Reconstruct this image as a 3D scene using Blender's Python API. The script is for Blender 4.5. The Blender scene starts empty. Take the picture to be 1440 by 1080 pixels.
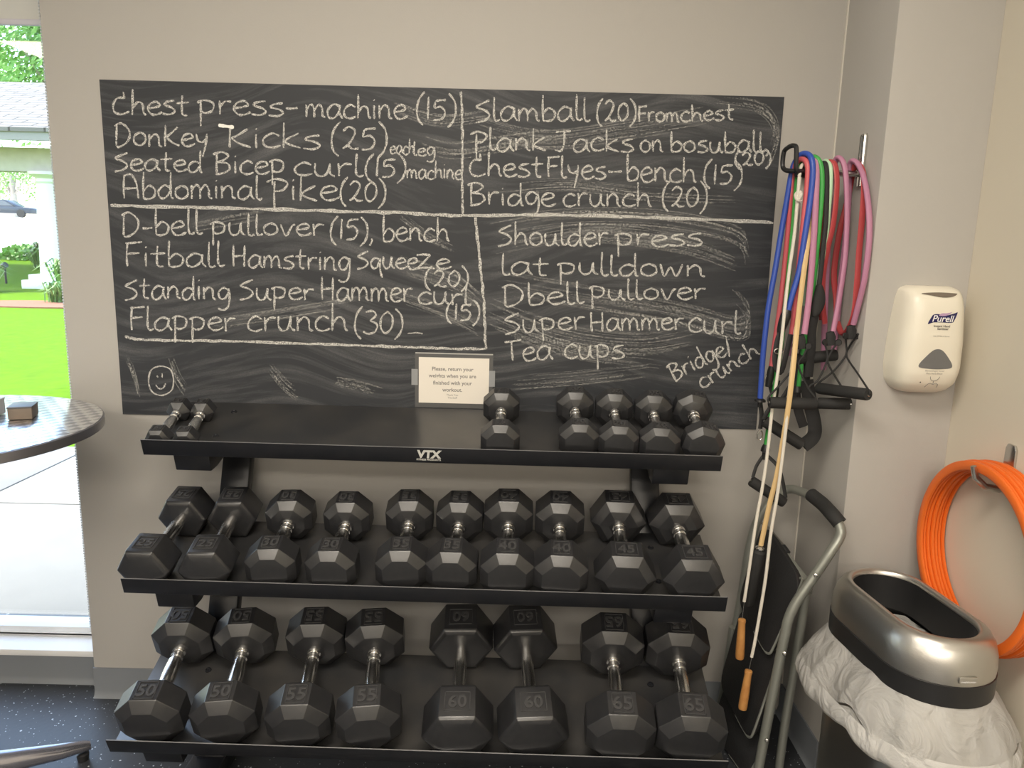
import bpy, bmesh, math, random
from mathutils import Vector as V, Matrix as M
R_ = math.radians
PI = math.pi
random.seed(7)
SC = bpy.context.scene
COL = SC.collection

# ------------------------------------------------------------------ camera
F_PX, PITCH, YAW, ROLL = 1050.0, R_(10.33), R_(0.173), R_(1.43)
CAM = V((0.0, -2.105, 1.398))
_cp, _sp, _cy, _sy = math.cos(PITCH), math.sin(PITCH), math.cos(YAW), math.sin(YAW)
FW = V((_sy*_cp, _cy*_cp, -_sp))
_r0 = V((_cy, -_sy, 0)); _u0 = _r0.cross(FW)
RT = math.cos(ROLL)*_r0 + math.sin(ROLL)*_u0
UP = -math.sin(ROLL)*_r0 + math.cos(ROLL)*_u0
cd = bpy.data.cameras.new('camera'); cd.sensor_width = 36; cd.lens = F_PX/1440*36
cd.clip_start = 0.05; cd.clip_end = 300
co = bpy.data.objects.new('camera', cd); COL.objects.link(co)
m = M.Identity(4)
for i in range(3):
    m[i][0], m[i][1], m[i][2], m[i][3] = RT[i], UP[i], -FW[i], CAM[i]
co.matrix_world = m
SC.camera = co

# ------------------------------------------------------------------ world, sun, room lamps, exposure
SC.view_settings.view_transform = 'Standard'
SC.view_settings.look = 'None'
SC.view_settings.gamma = 1.0
SC.view_settings.use_curve_mapping = False
SC.view_settings.exposure = 0.0
SC.cycles.use_denoising = True
SC.cycles.max_bounces = 8
SC.cycles.sample_clamp_indirect = 6.0
w = bpy.data.worlds.new('sky'); SC.world = w; w.use_nodes = True
nt = w.node_tree
sk = nt.nodes.new('ShaderNodeTexSky'); sk.sky_type = 'NISHITA'; sk.sun_disc = False
sk.sun_elevation = R_(52); sk.sun_rotation = R_(260); sk.air_density = 1.2; sk.dust_density = 2.0
nt.links.new(sk.outputs[0], nt.nodes['Background'].inputs[0])
nt.nodes['Background'].inputs[1].default_value = 1.0

def light(name, kind, energy, loc, direction, color, size=None, size_y=None):
    l = bpy.data.lights.new(name, kind); l.energy = energy; l.color = color
    if kind == 'AREA':
        l.shape = 'RECTANGLE'; l.size = size; l.size_y = size_y
    if kind == 'SUN':
        l.angle = R_(0.6)
    o = bpy.data.objects.new(name, l); COL.objects.link(o); o.location = loc
    o.rotation_euler = V(direction).to_track_quat('-Z', 'Y').to_euler()
    return o
light('sun', 'SUN', 7.5, (-8, 2, 12), (0.60, -0.04, -0.80), (1, 0.97, 0.92))
WARM = (1.0, 0.905, 0.775)
for lx, ly, lw in ((-0.25, -1.75, 52), (0.1, -4.4, 60), (-1.5, -4.4, 50), (-3.0, -3.2, 35),
                   (0.1, -6.6, 90), (-1.5, -6.6, 90), (-3.0, -6.6, 60)):  # rear row added unseen behind the camera, to brighten the dumbbell chamfers
    light('ceiling_panel', 'AREA', lw, (lx, ly, 2.72), (0, 0, -1), WARM, 1.2, 0.6)

# ------------------------------------------------------------------ helpers
def at(px, y):
    """point of the plane at depth y that stands at photo pixel px"""
    v = FW + (px[0]-720)/F_PX*RT - (px[1]-540)/F_PX*UP
    return CAM + v*((y-CAM.y)/v.y)

def at_x(px, x):
    v = FW + (px[0]-720)/F_PX*RT - (px[1]-540)/F_PX*UP
    return CAM + v*((x-CAM.x)/v.x)

def tag(o, label=None, cat=None, group=None, kind=None):
    if label: o['label'] = label
    if cat: o['category'] = cat
    if group: o['group'] = group
    if kind: o['kind'] = kind
    return o

def thing(name, label, cat, loc=(0, 0, 0), group=None, mat=None):
    o = bpy.data.objects.new(name, None); COL.objects.link(o)
    o.empty_display_size = 0.05
    if mat is not None: o.matrix_world = mat
    else: o.location = loc
    return tag(o, label, cat, group)

class MB:
    def __init__(s): s.v = []; s.f = []
    def add(s, vs, fs):
        b = len(s.v); s.v += [V(q) for q in vs]; s.f += [tuple(b+i for i in f) for f in fs]; return s
    def box(s, c, d, rot=None):
        x, y, z = d[0]/2, d[1]/2, d[2]/2
        vs = [V((i*x, j*y, k*z)) for i in (-1, 1) for j in (-1, 1) for k in (-1, 1)]
        if rot: vs = [rot @ q for q in vs]
        return s.add([V(c)+q for q in vs], [(0,1,3,2),(4,6,7,5),(0,4,5,1),(2,3,7,6),(0,2,6,4),(1,5,7,3)])
    def rings(s, rs, closed=True, cap=True):
        n = len(rs[0]); b = len(s.v)
        for r in rs: s.v += [V(q) for q in r]
        for i in range(len(rs)-1):
            for j in range(n if closed else n-1):
                k = (j+1) % n
                s.f.append((b+i*n+j, b+i*n+k, b+(i+1)*n+k, b+(i+1)*n+j))
        if cap and closed:
            s.f.append(tuple(b+j for j in reversed(range(n))))
            e = b+(len(rs)-1)*n
            s.f.append(tuple(e+j for j in range(n)))
        return s
    def tube(s, pts, r, n=10, cap=True, flat=1.0):
        """round (or flattened) tube swept along pts; r one radius or one per point"""
        pts = [V(q) for q in pts]; rs = []
        up = None
        for i, q in enumerate(pts):
            t = (pts[min(i+1, len(pts)-1)] - pts[max(i-1, 0)]).normalized()
            if up is None:
                a = V((1, 0, 0)) if abs(t.x) < 0.8 else V((0, 0, 1))
                up = (a - t*a.dot(t)).normalized()
            else:
                up = (up - t*up.dot(t)).normalized()
            bi = t.cross(up)
            rr = r[i] if isinstance(r, (list, tuple)) else r
            rs.append([q + up*(rr*math.cos(2*PI*k/n)) + bi*(rr*flat*math.sin(2*PI*k/n)) for k in range(n)])
        return s.rings(rs, True, cap)
    def lathe(s, prof, o=(0, 0, 0), ax=(0, 0, 1), n=24, cap=True):
        """prof: (distance along ax, radius)"""
        o = V(o); ax = V(ax).normalized()
        a = V((1, 0, 0)) if abs(ax.x) < 0.8 else V((0, 1, 0))
        e1 = (a-ax*a.dot(ax)).normalized(); e2 = ax.cross(e1)
        return s.rings([[o+ax*h+e1*(r*math.cos(2*PI*k/n))+e2*(r*math.sin(2*PI*k/n)) for k in range(n)] for h, r in prof], True, cap)
    def build(s, name, mat, parent=None, smooth=35, bevel=0, seg=2, world=True, sub=0):
        me = bpy.data.meshes.new(name)
        off = V((0, 0, 0))
        if parent is not None and world:
            pr = parent
            while pr is not None:
                off += V(pr.location); pr = pr.parent
        me.from_pydata([tuple(q-off) for q in s.v], [], s.f)
        bm = bmesh.new(); bm.from_mesh(me)
        bmesh.ops.recalc_face_normals(bm, faces=bm.faces)
        if bevel:
            ed = [e for e in bm.edges if len(e.link_faces) == 2 and e.calc_face_angle(0) > R_(20)]
            bmesh.ops.bevel(bm, geom=ed, offset=bevel, segments=seg, profile=0.5, affect='EDGES', clamp_overlap=True)
        bm.to_mesh(me); bm.free()
        if smooth:
            for q in me.polygons: q.use_smooth = True
            me.set_sharp_from_angle(angle=R_(smooth))
        if mat: me.materials.append(mat)
        o = bpy.data.objects.new(name, me); COL.objects.link(o)
        if parent is not None: o.parent = parent
        if sub:
            md = o.modifiers.new('subdivision', 'SUBSURF'); md.levels = sub; md.render_levels = sub
        return o

def crom(P, k=6, closed=False):
    """Catmull-Rom through points (lists of equal length)"""
    P = [list(q) for q in P]; n = len(P)
    if n < 3: 
        return [tuple(P[0][d]+(P[1][d]-P[0][d])*i/k for d in range(len(P[0]))) for i in range(k+1)]
    out = []
    for i in range(n if closed else n-1):
        g = lambda j: P[j % n] if closed else P[max(0, min(n-1, j))]
        a, b, c, d = g(i-1), g(i), g(i+1), g(i+2)
        for q in range(k):
            t = q/k
            out.append(tuple(0.5*(2*b[e]+(c[e]-a[e])*t+(2*a[e]-5*b[e]+4*c[e]-d[e])*t*t+(3*b[e]-a[e]-3*c[e]+d[e])*t**3) for e in range(len(b))))
    if not closed: out.append(tuple(P[-1]))
    return out

_tc = {}
def text_geo(s, size, bold=0.0, shear=0.0, extrude=0.0, align='CENTER', res=3):
    """outline of built-in lettering as (verts, faces) in the XY plane"""
    cu = bpy.data.curves.new('t', 'FONT'); cu.body = s; cu.size = size
    cu.offset = bold*size; cu.shear = shear; cu.extrude = extrude; cu.align_x = align; cu.resolution_u = res
    ob = bpy.data.objects.new('t', cu); COL.objects.link(ob)
    bpy.context.view_layer.update()
    me = bpy.data.meshes.new_from_object(ob.evaluated_get(bpy.context.evaluated_depsgraph_get()))
    vs = [V(q.co) for q in me.vertices]; fs = [tuple(q.vertices) for q in me.polygons]
    bpy.data.objects.remove(ob); bpy.data.curves.remove(cu); bpy.data.meshes.remove(me)
    return vs, fs

def put_text(mb, s, size, o, ex, ey, **k):
    vs, fs = text_geo(s, size, **k); ex, ey = V(ex), V(ey); ez = ex.cross(ey).normalized(); o = V(o)
    mb.add([o+ex*q.x+ey*q.y+ez*q.z for q in vs], fs)

# ------------------------------------------------------------------ materials
def mat(name, col, rough=0.5, metal=0.0, spec=0.5, noise=None, bump=None, trans=0.0):
    """principled surface; noise=(scale, second colour, low, high); bump=(scale, strength)"""
    m = bpy.data.materials.new(name); m.use_nodes = True; nt = m.node_tree
    b = nt.nodes['Principled BSDF']
    b.inputs['Base Color'].default_value = (*col, 1); b.inputs['Roughness'].default_value = rough
    b.inputs['Metallic'].default_value = metal; b.inputs['Specular IOR Level'].default_value = spec
    tc = nt.nodes.new('ShaderNodeTexCoord')
    if noise:
        n = nt.nodes.new('ShaderNodeTexNoise'); n.inputs['Scale'].default_value = noise[0]; n.inputs['Detail'].default_value = 5
        cr = nt.nodes.new('ShaderNodeValToRGB')
        cr.color_ramp.elements[0].color = (*col, 1); cr.color_ramp.elements[1].color = (*noise[1], 1)
        cr.color_ramp.elements[0].position = noise[2]; cr.color_ramp.elements[1].position = noise[3]
        nt.links.new(tc.outputs['Object'], n.inputs['Vector']); nt.links.new(n.outputs['Fac'], cr.inputs['Fac'])
        nt.links.new(cr.outputs['Color'], b.inputs['Base Color'])
    if bump:
        n2 = nt.nodes.new('ShaderNodeTexNoise'); n2.inputs['Scale'].default_value = bump[0]; n2.inputs['Detail'].default_value = 4
        bp = nt.nodes.new('ShaderNodeBump'); bp.inputs['Strength'].default_value = bump[1]; bp.inputs['Distance'].default_value = 0.002
        nt.links.new(tc.outputs['Object'], n2.inputs['Vector']); nt.links.new(n2.outputs['Fac'], bp.inputs['Height'])
        nt.links.new(bp.outputs['Normal'], b.inputs['Normal'])
    return m

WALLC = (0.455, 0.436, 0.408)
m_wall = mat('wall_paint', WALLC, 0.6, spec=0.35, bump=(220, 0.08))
m_wallr = mat('wall_paint_lit', (0.66, 0.61, 0.51), 0.6, spec=0.35, bump=(220, 0.06))  # lamp light on the right wall mixed into a lighter, warmer paint colour
m_ceil = mat('ceiling_white', (0.75, 0.73, 0.69), 0.9)
m_base = mat('rubber_baseboard', (0.19, 0.205, 0.225), 0.5)
m_caulk = mat('corner_caulk', (0.62, 0.59, 0.52), 0.6)
m_rubber = mat('black_rubber', (0.016, 0.0165, 0.019), 0.36, spec=1.0, noise=(60, (0.024, 0.024, 0.026), 0.35, 0.75), bump=(900, 0.05))
m_chrome = mat('chrome', (0.86, 0.85, 0.83), 0.24, 1.0)
m_digits = mat('worn_rubber_digits', (0.05, 0.05, 0.052), 0.45)
m_chrome2 = mat('knurled_chrome', (0.66, 0.65, 0.63), 0.24, 1.0, bump=(1500, 0.35))
m_steelblk = mat('black_powder_coat', (0.010, 0.011, 0.014), 0.32, spec=0.45, noise=(25, (0.015, 0.015, 0.018), 0.4, 0.8), bump=(500, 0.05))
m_tray = mat('black_tray_painted_sheen', (0.030, 0.031, 0.034), 0.33, spec=0.7, noise=(9, (0.060, 0.057, 0.054), 0.35, 0.75), bump=(500, 0.05))  # same black coat, its reflection painted in as a lighter mottled tone
m_lip_edge = mat('pale_steel_edge', (0.35, 0.35, 0.36), 0.4, 0.6)  # paler strip along the top of each shelf lip
m_blkpl = mat('black_plastic', (0.016, 0.016, 0.017), 0.38)
m_foam = mat('black_foam', (0.020, 0.020, 0.020), 0.75, bump=(900, 0.4))
m_web = mat('black_webbing', (0.018, 0.018, 0.019), 0.7, bump=(700, 0.3))
m_alu = mat('grey_painted_tube', (0.29, 0.30, 0.27), 0.32, 0.45)
m_silver = mat('silver_metal', (0.62, 0.61, 0.58), 0.25, 1.0)
m_white = mat('white_enamel', (0.80, 0.80, 0.80), 0.4)
m_frame = mat('window_frame_white', (0.74, 0.77, 0.80), 0.4)
m_disp = mat('cream_plastic', (0.80, 0.755, 0.64), 0.33)
m_black = mat('black_ink', (0.02, 0.02, 0.02), 0.6)
m_grey = mat('grey_ink', (0.22, 0.21, 0.20), 0.7)
m_wood = mat('turned_wood', (0.55, 0.27, 0.085), 0.45, noise=(35, (0.42, 0.18, 0.05), 0.4, 0.75))
# ------------------------------------------------------------------ setting
WX0, WX1, WX2 = -1.26, 0.864, 1.105        # window end of the back wall, side of the recess, right wall
YJ, YW, ZC, YB, XL = -0.28, 0.07, 2.75, -8.5, -4.2
def struct(name, mb, mt, bevel=0, smooth=35):
    o = mb.build(name, mt, None, smooth=smooth, bevel=bevel); o['kind'] = 'structure'; return o
struct('wall_back', MB().box(((WX0+WX1+.1)/2, 0.15, ZC/2), (WX1+.1-WX0, 0.30, ZC)), m_wall, 0.003)
# two faces of the boxed column beside the recess, and the right wall
struct('wall_column', MB().box(((WX1+WX2+.2)/2, (YJ+.3)/2, ZC/2), (WX2+.2-WX1, .3-YJ, ZC)), m_wall, 0.003)
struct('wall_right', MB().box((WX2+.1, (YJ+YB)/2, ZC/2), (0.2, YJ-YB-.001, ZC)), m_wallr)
struct('wall_left', MB().box((XL-.1, (YW+YB)/2, ZC/2), (0.2, YW-YB+.4, ZC)), m_wall)
struct('wall_front', MB().box(((XL+WX2)/2, YB-.1, ZC/2), (WX2-XL+.4, 0.2, ZC)), m_wall)
struct('wall_window', MB().box(((XL+WX0)/2, YW+.1, 0.045), (WX0-XL, 0.2, 0.09))
       .box(((XL+WX0)/2, YW+.1, (2.07+ZC)/2), (WX0-XL, 0.2, ZC-2.07)), m_wall)
struct('ceiling', MB().box(((XL+WX2)/2, (YB+.3)/2, ZC+.05), (WX2-XL+.4, .3-YB+.4, 0.1)), m_ceil)
# corner beads: thin seam of pale caulk
struct('trim_1', MB().box((WX1-.002, -.002, ZC/2), (.004, .004, ZC)), m_caulk)

# floor: dark rolled rubber with pale flecks
mf = bpy.data.materials.new('flecked_rubber_floor'); mf.use_nodes = True; nt = mf.node_tree
b = nt.nodes['Principled BSDF']; b.inputs['Roughness'].default_value = 0.42
tc = nt.nodes.new('ShaderNodeTexCoord')
vo = nt.nodes.new('ShaderNodeTexVoronoi'); vo.inputs['Scale'].default_value = 95
n1 = nt.nodes.new('ShaderNodeTexNoise'); n1.inputs['Scale'].default_value = 70; n1.inputs['Detail'].default_value = 3
ad = nt.nodes.new('ShaderNodeMath'); ad.operation = 'MULTIPLY_ADD'; ad.inputs[1].default_value = 0.9
cr = nt.nodes.new('ShaderNodeValToRGB')
cr.color_ramp.elements[0].position = 0.54; cr.color_ramp.elements[0].color = (0.55, 0.58, 0.62, 1)
cr.color_ramp.elements[1].position = 0.60; cr.color_ramp.elements[1].color = (0.033, 0.036, 0.042, 1)
nt.links.new(tc.outputs['Object'], vo.inputs['Vector']); nt.links.new(tc.outputs['Object'], n1.inputs['Vector'])
nt.links.new(vo.outputs['Distance'], ad.inputs[0]); nt.links.new(n1.outputs['Fac'], ad.inputs[2])
nt.links.new(ad.outputs[0], cr.inputs['Fac']); nt.links.new(cr.outputs['Color'], b.inputs['Base Color'])
bp = nt.nodes.new('ShaderNodeBump'); bp.inputs['Strength'].default_value = 0.25; bp.inputs['Distance'].default_value = 0.002
nt.links.new(n1.outputs['Fac'], bp.inputs['Height']); nt.links.new(bp.outputs['Normal'], b.inputs['Normal'])
struct('floor', MB().box(((XL+WX2)/2, (YB+.3)/2, -0.05), (WX2-XL+.4, .3-YB+.4, 0.1)), mf)

def baseboard(name, x0, y0, x1, y1, n):
    """cove base along a wall line, n points into the room"""
    mb = MB(); a, c, n = V((x0, y0, 0)), V((x1, y1, 0)), V(n)
    prof = [(0, 0.096), (0.004, 0.096), (0.005, 0.02), (0.009, 0.007), (0.016, 0.0), (0, 0)]
    mb.rings([[q+n*d+V((0, 0, z)) for d, z in prof] for q in (a, c)])
    return struct(name, mb, m_base)
baseboard('baseboard_back', WX0, -.0005, WX1-.016, -.0005, (0, -1, 0))
baseboard('baseboard_window', XL, YW-.0005, WX0, YW-.0005, (0, -1, 0))
baseboard('baseboard_side', WX1-.0005, -.0005, WX1-.0005, YJ, (-1, 0, 0))
baseboard('baseboard_column', WX1, YJ-.0005, WX2-.016, YJ-.0005, (0, -1, 0))
baseboard('baseboard_right', WX2-.0005, YJ, WX2-.0005, YB, (-1, 0, 0))

# window: sill, frame and pane
win = MB()
gx0, gx1, gz0, gz1 = XL+.02, WX0-.001, 0.113, 2.07
win.box(((gx0+gx1)/2, YW+.115, gz0+.016), (gx1-gx0, .07, .032)).box(((gx0+gx1)/2, YW+.115, gz1-.02), (gx1-gx0, .07, .04))
win.box(((gx0+gx1)/2, YW+.095, gz0+.005), (gx1-gx0, .03, .012))
for x in (gx0+.03, -2.75): win.box((x, YW+.115, (gz0+gz1)/2), (.06, .068, gz1-gz0-.06))
win.box((gx1-.012, YW+.115, (gz0+gz1)/2), (.022, .068, gz1-gz0-.06))
wo = struct('window_1', win, m_frame, 0.003)
sl = MB().box(((gx0+gx1)/2, YW+.045, .102), (gx1-gx0, .108, .021)).build('sill', m_white, wo, bevel=.003)
mg = bpy.data.materials.new('window_glass'); mg.use_nodes = True; nt = mg.node_tree
for n in list(nt.nodes):
    if n.type != 'OUTPUT_MATERIAL': nt.nodes.remove(n)
tr = nt.nodes.new('ShaderNodeBsdfTransparent'); tr.inputs[0].default_value = (.96, .98, .97, 1)
gl = nt.nodes.new('ShaderNodeBsdfGlossy'); gl.inputs['Roughness'].default_value = 0.01
mx = nt.nodes.new('ShaderNodeMixShader'); mx.inputs[0].default_value = 0.05
nt.links.new(tr.outputs[0], mx.inputs[1]); nt.links.new(gl.outputs[0], mx.inputs[2])
nt.links.new(mx.outputs[0], nt.nodes['Material Output'].inputs['Surface'])
MB().box(((gx0+gx1)/2, YW+.118, (gz0+gz1)/2), (gx1-gx0-.03, .006, gz1-gz0-.07)).build('pane', mg, wo)

# roller shade rolled up at the window head, with its bead chain
m_shade = mat('shade_fabric', (0.60, 0.60, 0.57), 0.8, bump=(600, .2))
rs = thing('roller_shade', 'pale roller shade rolled up at the top of the window with a bead chain', 'window shade', (-2.6, YW+.03, 2.1))
MB().lathe([(0, .035), (2.56, .035)], (-3.85, YW+.035, 2.10), (1, 0, 0), 20).build('roller', m_shade, rs)
MB().box((-2.57, YW+.035, 2.035), (2.55, .003, .10)).build('fabric', m_shade, rs)
MB().box((-2.57, YW+.035, 1.978), (2.56, .014, .016)).build('bottom_rail', mat('shade_rail', (0.55, 0.54, 0.60), 0.5), rs, bevel=.003)
ch = MB()
z = 0.16
while z < 2.07:
    ch.rings([[(-1.320+r*math.cos(2*PI*k/6), YW+.03+r*math.sin(2*PI*k/6), z+dz) for k in range(6)]
              for dz, r in ((-.003, .0012), (-.0015, .003), (.0015, .003), (.003, .0012))])
    z += 0.0085
ch.tube([(-1.320, YW+.03, .158), (-1.320, YW+.03, 2.07)], .0007, 5)
ch.build('bead_chain', mat('bead_plastic', (0.62, 0.64, 0.66), 0.4), rs)

# ------------------------------------------------------------------ outdoors
m_conc = mat('concrete', (0.235, 0.225, 0.205), 0.9, noise=(3, (0.205, 0.195, 0.18), 0.35, 0.75), bump=(60, .3))
pt = MB()
def slab(x0, x1, y0, y1): pt.box(((x0+x1)/2, (y0+y1)/2, -.11), (x1-x0-.012, y1-y0-.012, .12))
for j, (y0, y1) in enumerate(((.32, 1.82), (1.82, 2.98))):
    for i in range(7): slab(-9.4+1.62*i+.8*0, -9.4+1.62*(i+1), y0, y1)
struct('patio', pt, m_conc, 0.006)
m_grass = mat('lawn_grass', (0.075, 0.165, 0.002), 0.9, spec=0.08, noise=(9, (0.11, 0.22, 0.004), 0.3, 0.7), bump=(300, 1.0))
def sheet(prof, x0, x1, nx=2):
    mb = MB(); rs = []
    for y, z in prof: rs.append([(x0+(x1-x0)*i/nx, y, z) for i in range(nx+1)])
    return mb.rings(rs, False, False)
struct('lawn', sheet([(.3, -.18), (2.97, -.18), (2.98, -.055), (12, -.05), (19, -.03), (26, .66)], -60, 30), m_grass, smooth=0)
struct('road', sheet([(26, .67), (28, .92), (50, 2.2), (80, 3.3), (140, 4.6)], -160, 60), mat('pale_road', (0.62, 0.60, 0.57), 0.9), smooth=0)
m_mulch = mat('mulch', (0.20, 0.075, 0.04), 0.95, noise=(40, (0.32, 0.14, 0.08), .35, .7), bump=(90, 1))
mb = MB(); mb.rings([[(-9.9+1.9*math.cos(2*PI*k/28), 13.9+.85*math.sin(2*PI*k/28), z) for k in range(28)] for z in (-.06, -.02)])
struct('mulch_bed', mb, m_mulch)

m_leaf = mat('leaf_green', (0.16, 0.36, 0.07), 0.6, noise=(6, (0.30, 0.50, 0.14), .35, .7))
m_leaf2 = mat('blade_green', (0.10, 0.24, 0.045), 0.5, noise=(6, (0.22, 0.36, 0.10), .35, .7))
m_bark = mat('bark', (0.42, 0.36, 0.30), 0.9, bump=(40, 1))
def tree(label, x, y, z0, zc, rad, leaves, seed, trunk_r=.22):
    rnd = random.Random(seed)
    t = thing('tree', label, 'tree', (x, y, z0), 'trees beyond the lawn')
    tr = MB().tube([(x, y, z0), (x+.1, y, z0+(zc-z0)*.5), (x-.1, y, zc)], [trunk_r, trunk_r*.8, trunk_r*.4], 10)
    for k in range(6):
        a = 2*PI*k/6+rnd.random()
        tr.tube([(x, y, zc-rad*.6), (x+.5*rad*math.cos(a), y+.5*rad*math.sin(a), zc-rad*.1+.4*rad*rnd.random())], [trunk_r*.4, .03], 6)
    tr.build('trunk', m_bark, t)
    cl = [(rnd.gauss(0, .45), rnd.gauss(0, .45), rnd.gauss(0, .34)) for _ in range(38)]
    mb = MB()
    for _ in range(leaves):
        c = rnd.choice(cl); d = V((rnd.gauss(0, 1), rnd.gauss(0, 1), rnd.gauss(0, 1))).normalized()*(.30*rnd.random()**.5)
        q = V((x, y, zc))+(V(c)+d)*rad
        s = rad*(.028+.03*rnd.random())
        a = V((rnd.gauss(0, 1), rnd.gauss(0, 1), rnd.gauss(0, 1))).normalized(); e = a.orthogonal().normalized()
        f = a.cross(e)
        mb.add([q-e*s, q-f*s*.5+a*s*.15, q+e*s, q+f*s*.5+a*s*.15], [(0, 1, 2, 3)])
    mb.build('crown', m_leaf, t, smooth=0)
tree('tall leafy tree standing above the pavilion roof outside', -20.5, 33, 1.3, 9.3, 3.4, 5200, 3)
tree('small shade tree with pale trunk beyond the parked car', -57.5, 86, 3.4, 8.2, 4.0, 1700, 5, .4)
tree('broad low tree seen left of the white column', -66.5, 92, 3.5, 7.2, 3.6, 1700, 8, .4)

m_pav = mat('white_painted_column', (0.82, 0.82, 0.79), 0.5)
m_beam = mat('weathered_beam', (0.52, 0.48, 0.45), 0.8, noise=(5, (0.6, .56, .53), .3, .7))
m_shing = bpy.data.materials.new('pale_shingles'); m_shing.use_nodes = True; nt = m_shing.node_tree
b = nt.nodes['Principled BSDF']; b.inputs['Roughness'].default_value = .9
bk = nt.nodes.new('ShaderNodeTexBrick'); bk.inputs['Scale'].default_value = 1.0
bk.inputs['Color1'].default_value = (.22, .205, .195, 1); bk.inputs['Color2'].default_value = (.17, .16, .15, 1); bk.inputs['Mortar'].default_value = (.06, .055, .05, 1)
bk.inputs['Brick Width'].default_value = .9; bk.inputs['Row Height'].default_value = .33; bk.inputs['Mortar Size'].default_value = .03
tcn = nt.nodes.new('ShaderNodeTexCoord'); nt.links.new(tcn.outputs['Object'], bk.inputs['Vector']); nt.links.new(bk.outputs['Color'], b.inputs['Base Color'])
px, py = -12.75, 19.0
pv = thing('garden_pavilion', 'open garden pavilion with pale shingle roof on a white column', 'pavilion', (px, py, -.03))
MB().rings([[(-40, py-1.5, 3.98), (px+3.4, py-1.5, 3.98), (px+.6, py+5, 6.3), (-40, py+5, 6.3)],
            [(-40, py-1.5, 4.08), (px+3.4, py-1.5, 4.08), (px+.6, py+5, 6.4), (-40, py+5, 6.4)]]).build('roof', m_shing, pv, smooth=0)
MB().box((px-12, py, 3.42), (28, .5, .62)).build('beam', m_beam, pv)
MB().box((px-12, py-1.4, 3.9), (30, .12, .25)).build('fascia', mat('grey_fascia', (.28, .27, .26), .8), pv)
cl = MB().lathe([(0, .40), (.5, .385), (1.6, .36), (2.45, .30), (2.5, .34), (2.55, .30), (2.62, .30)], (px, py, .35), (0, 0, 1), 28).build('column', m_pav, pv)
MB().box((px, py, .09), (1.25, 1.25, .24)).box((px, py, .28), (1.0, 1.0, .16)).build('plinth', m_pav, cl, bevel=.02)
MB().lathe([(0, .30), (.08, .42), (.1, .5), (.18, .5)], (px, py, 2.93), (0, 0, 1), 28).build('capital', m_pav, cl)

def blades(name, label, cat, x, y, z, n, h, seed, group=None):
    rnd = random.Random(seed); mb = MB()
    for _ in range(n):
        a = rnd.random()*2*PI; r = .75*h*rnd.random()+.1; hh = h*(.6+.5*rnd.random()); wv = V((-math.sin(a), math.cos(a), 0))*.035*h
        o = V((x+.15*h*rnd.gauss(0, 1), y+.15*h*rnd.gauss(0, 1), z)); d = V((math.cos(a), math.sin(a), 0))
        p1 = o+d*r*.45+V((0, 0, hh*.85)); p2 = o+d*r+V((0, 0, hh*.6))
        mb.add([o-wv*.6, o+wv*.6, p1+wv, p1-wv, p2], [(0, 1, 2, 3), (3, 2, 4)])
    o = mb.build(name, m_leaf2, None, smooth=0); return tag(o, label, cat, group)
gp = 'strappy plants by the pavilion'
blades('daylily_clump', 'strappy green clump left of the white column base', 'plant', -13.6, 17.0, -.05, 150, 1.0, 1, gp)
blades('daylily_clump', 'strappy green clump right of the white column base', 'plant', -11.3, 17.2, -.05, 150, 1.0, 2, gp)
blades('ground_cover', 'low leafy plant growing in the mulch bed', 'plant', -10.0, 14.4, -.03, 170, .5, 4, gp)
blades('ornamental_grass', 'grassy tuft in front of the bright road', 'plant', -15.6, 23.0, .33, 130, .95, 9, gp)
def shrub(label, x, y, z, r, seed):
    rnd = random.Random(seed); mb = MB()
    for _ in range(700):
        d = V((rnd.gauss(0, 1), rnd.gauss(0, 1), abs(rnd.gauss(0, 1)))).normalized()*r*(.6+.4*rnd.random()); d.x *= 1.5; d.z *= .85
        e = V((rnd.gauss(0, 1), rnd.gauss(0, 1), rnd.gauss(0, 1))).normalized()*.09; f = e.orthogonal().normalized()*.06; q = V((x, y, z))+d
        mb.add([q-e, q-f, q+e, q+f], [(0, 1, 2, 3)])
    return tag(mb.build('shrub', m_leaf, None, smooth=0), label, 'shrub')
shrub('rounded green shrub at the edge of the bright road', -17.6, 25.2, .55, .62, 11)
gl_ = thing('garden_light', 'small dark garden spotlight on a stake in the lawn', 'garden light', (-14.6, 19.6, 0))
MB().tube([(-14.6, 19.6, -.03), (-14.6, 19.6, .5)], .03, 8).build('stake', m_blkpl, gl_)
MB().lathe([(0, .04), (.06, .08), (.17, .085)], (-14.66, 19.55, .50), (.8, -.2, .35), 14).build('lamp_head', m_blkpl, gl_)

# parked pickup on the road
cx, cyy, cz = -51.5, 76.0, 3.19
car = thing('parked_car', 'dark pickup parked on the road beyond the white column', 'car', (cx, cyy, cz))
m_car = mat('dark_car_paint', (0.05, 0.06, 0.075), 0.25, .3); m_cg = mat('car_glass', (0.10, 0.13, 0.16), 0.08)
prof = [(-2.9, .42), (-2.9, 1.05), (-1.0, 1.1), (.4, 1.12), (1.2, 1.08), (2.5, 1.0), (2.72, .85), (2.75, .42)]
MB().rings([[(cx+a, cyy+s, cz+q) for a, q in prof] for s in (-.95, .95)]).build('body', m_car, car, bevel=.06)
cab = [(-1.2, 1.1), (-1.0, 1.72), (.1, 1.75), (1.25, 1.1)]
cb = MB().rings([[(cx+a, cyy+s, cz+q) for a, q in cab] for s in (-.82, .82)]).build('cabin', m_car, car, bevel=.04)
MB().rings([[(cx+a, cyy+s, cz+q) for a, q in ((-1.0, 1.14), (-.88, 1.62), (.05, 1.65), (.95, 1.14))] for s in (-.86, .86)]).build('side_window', m_cg, cb)
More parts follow.
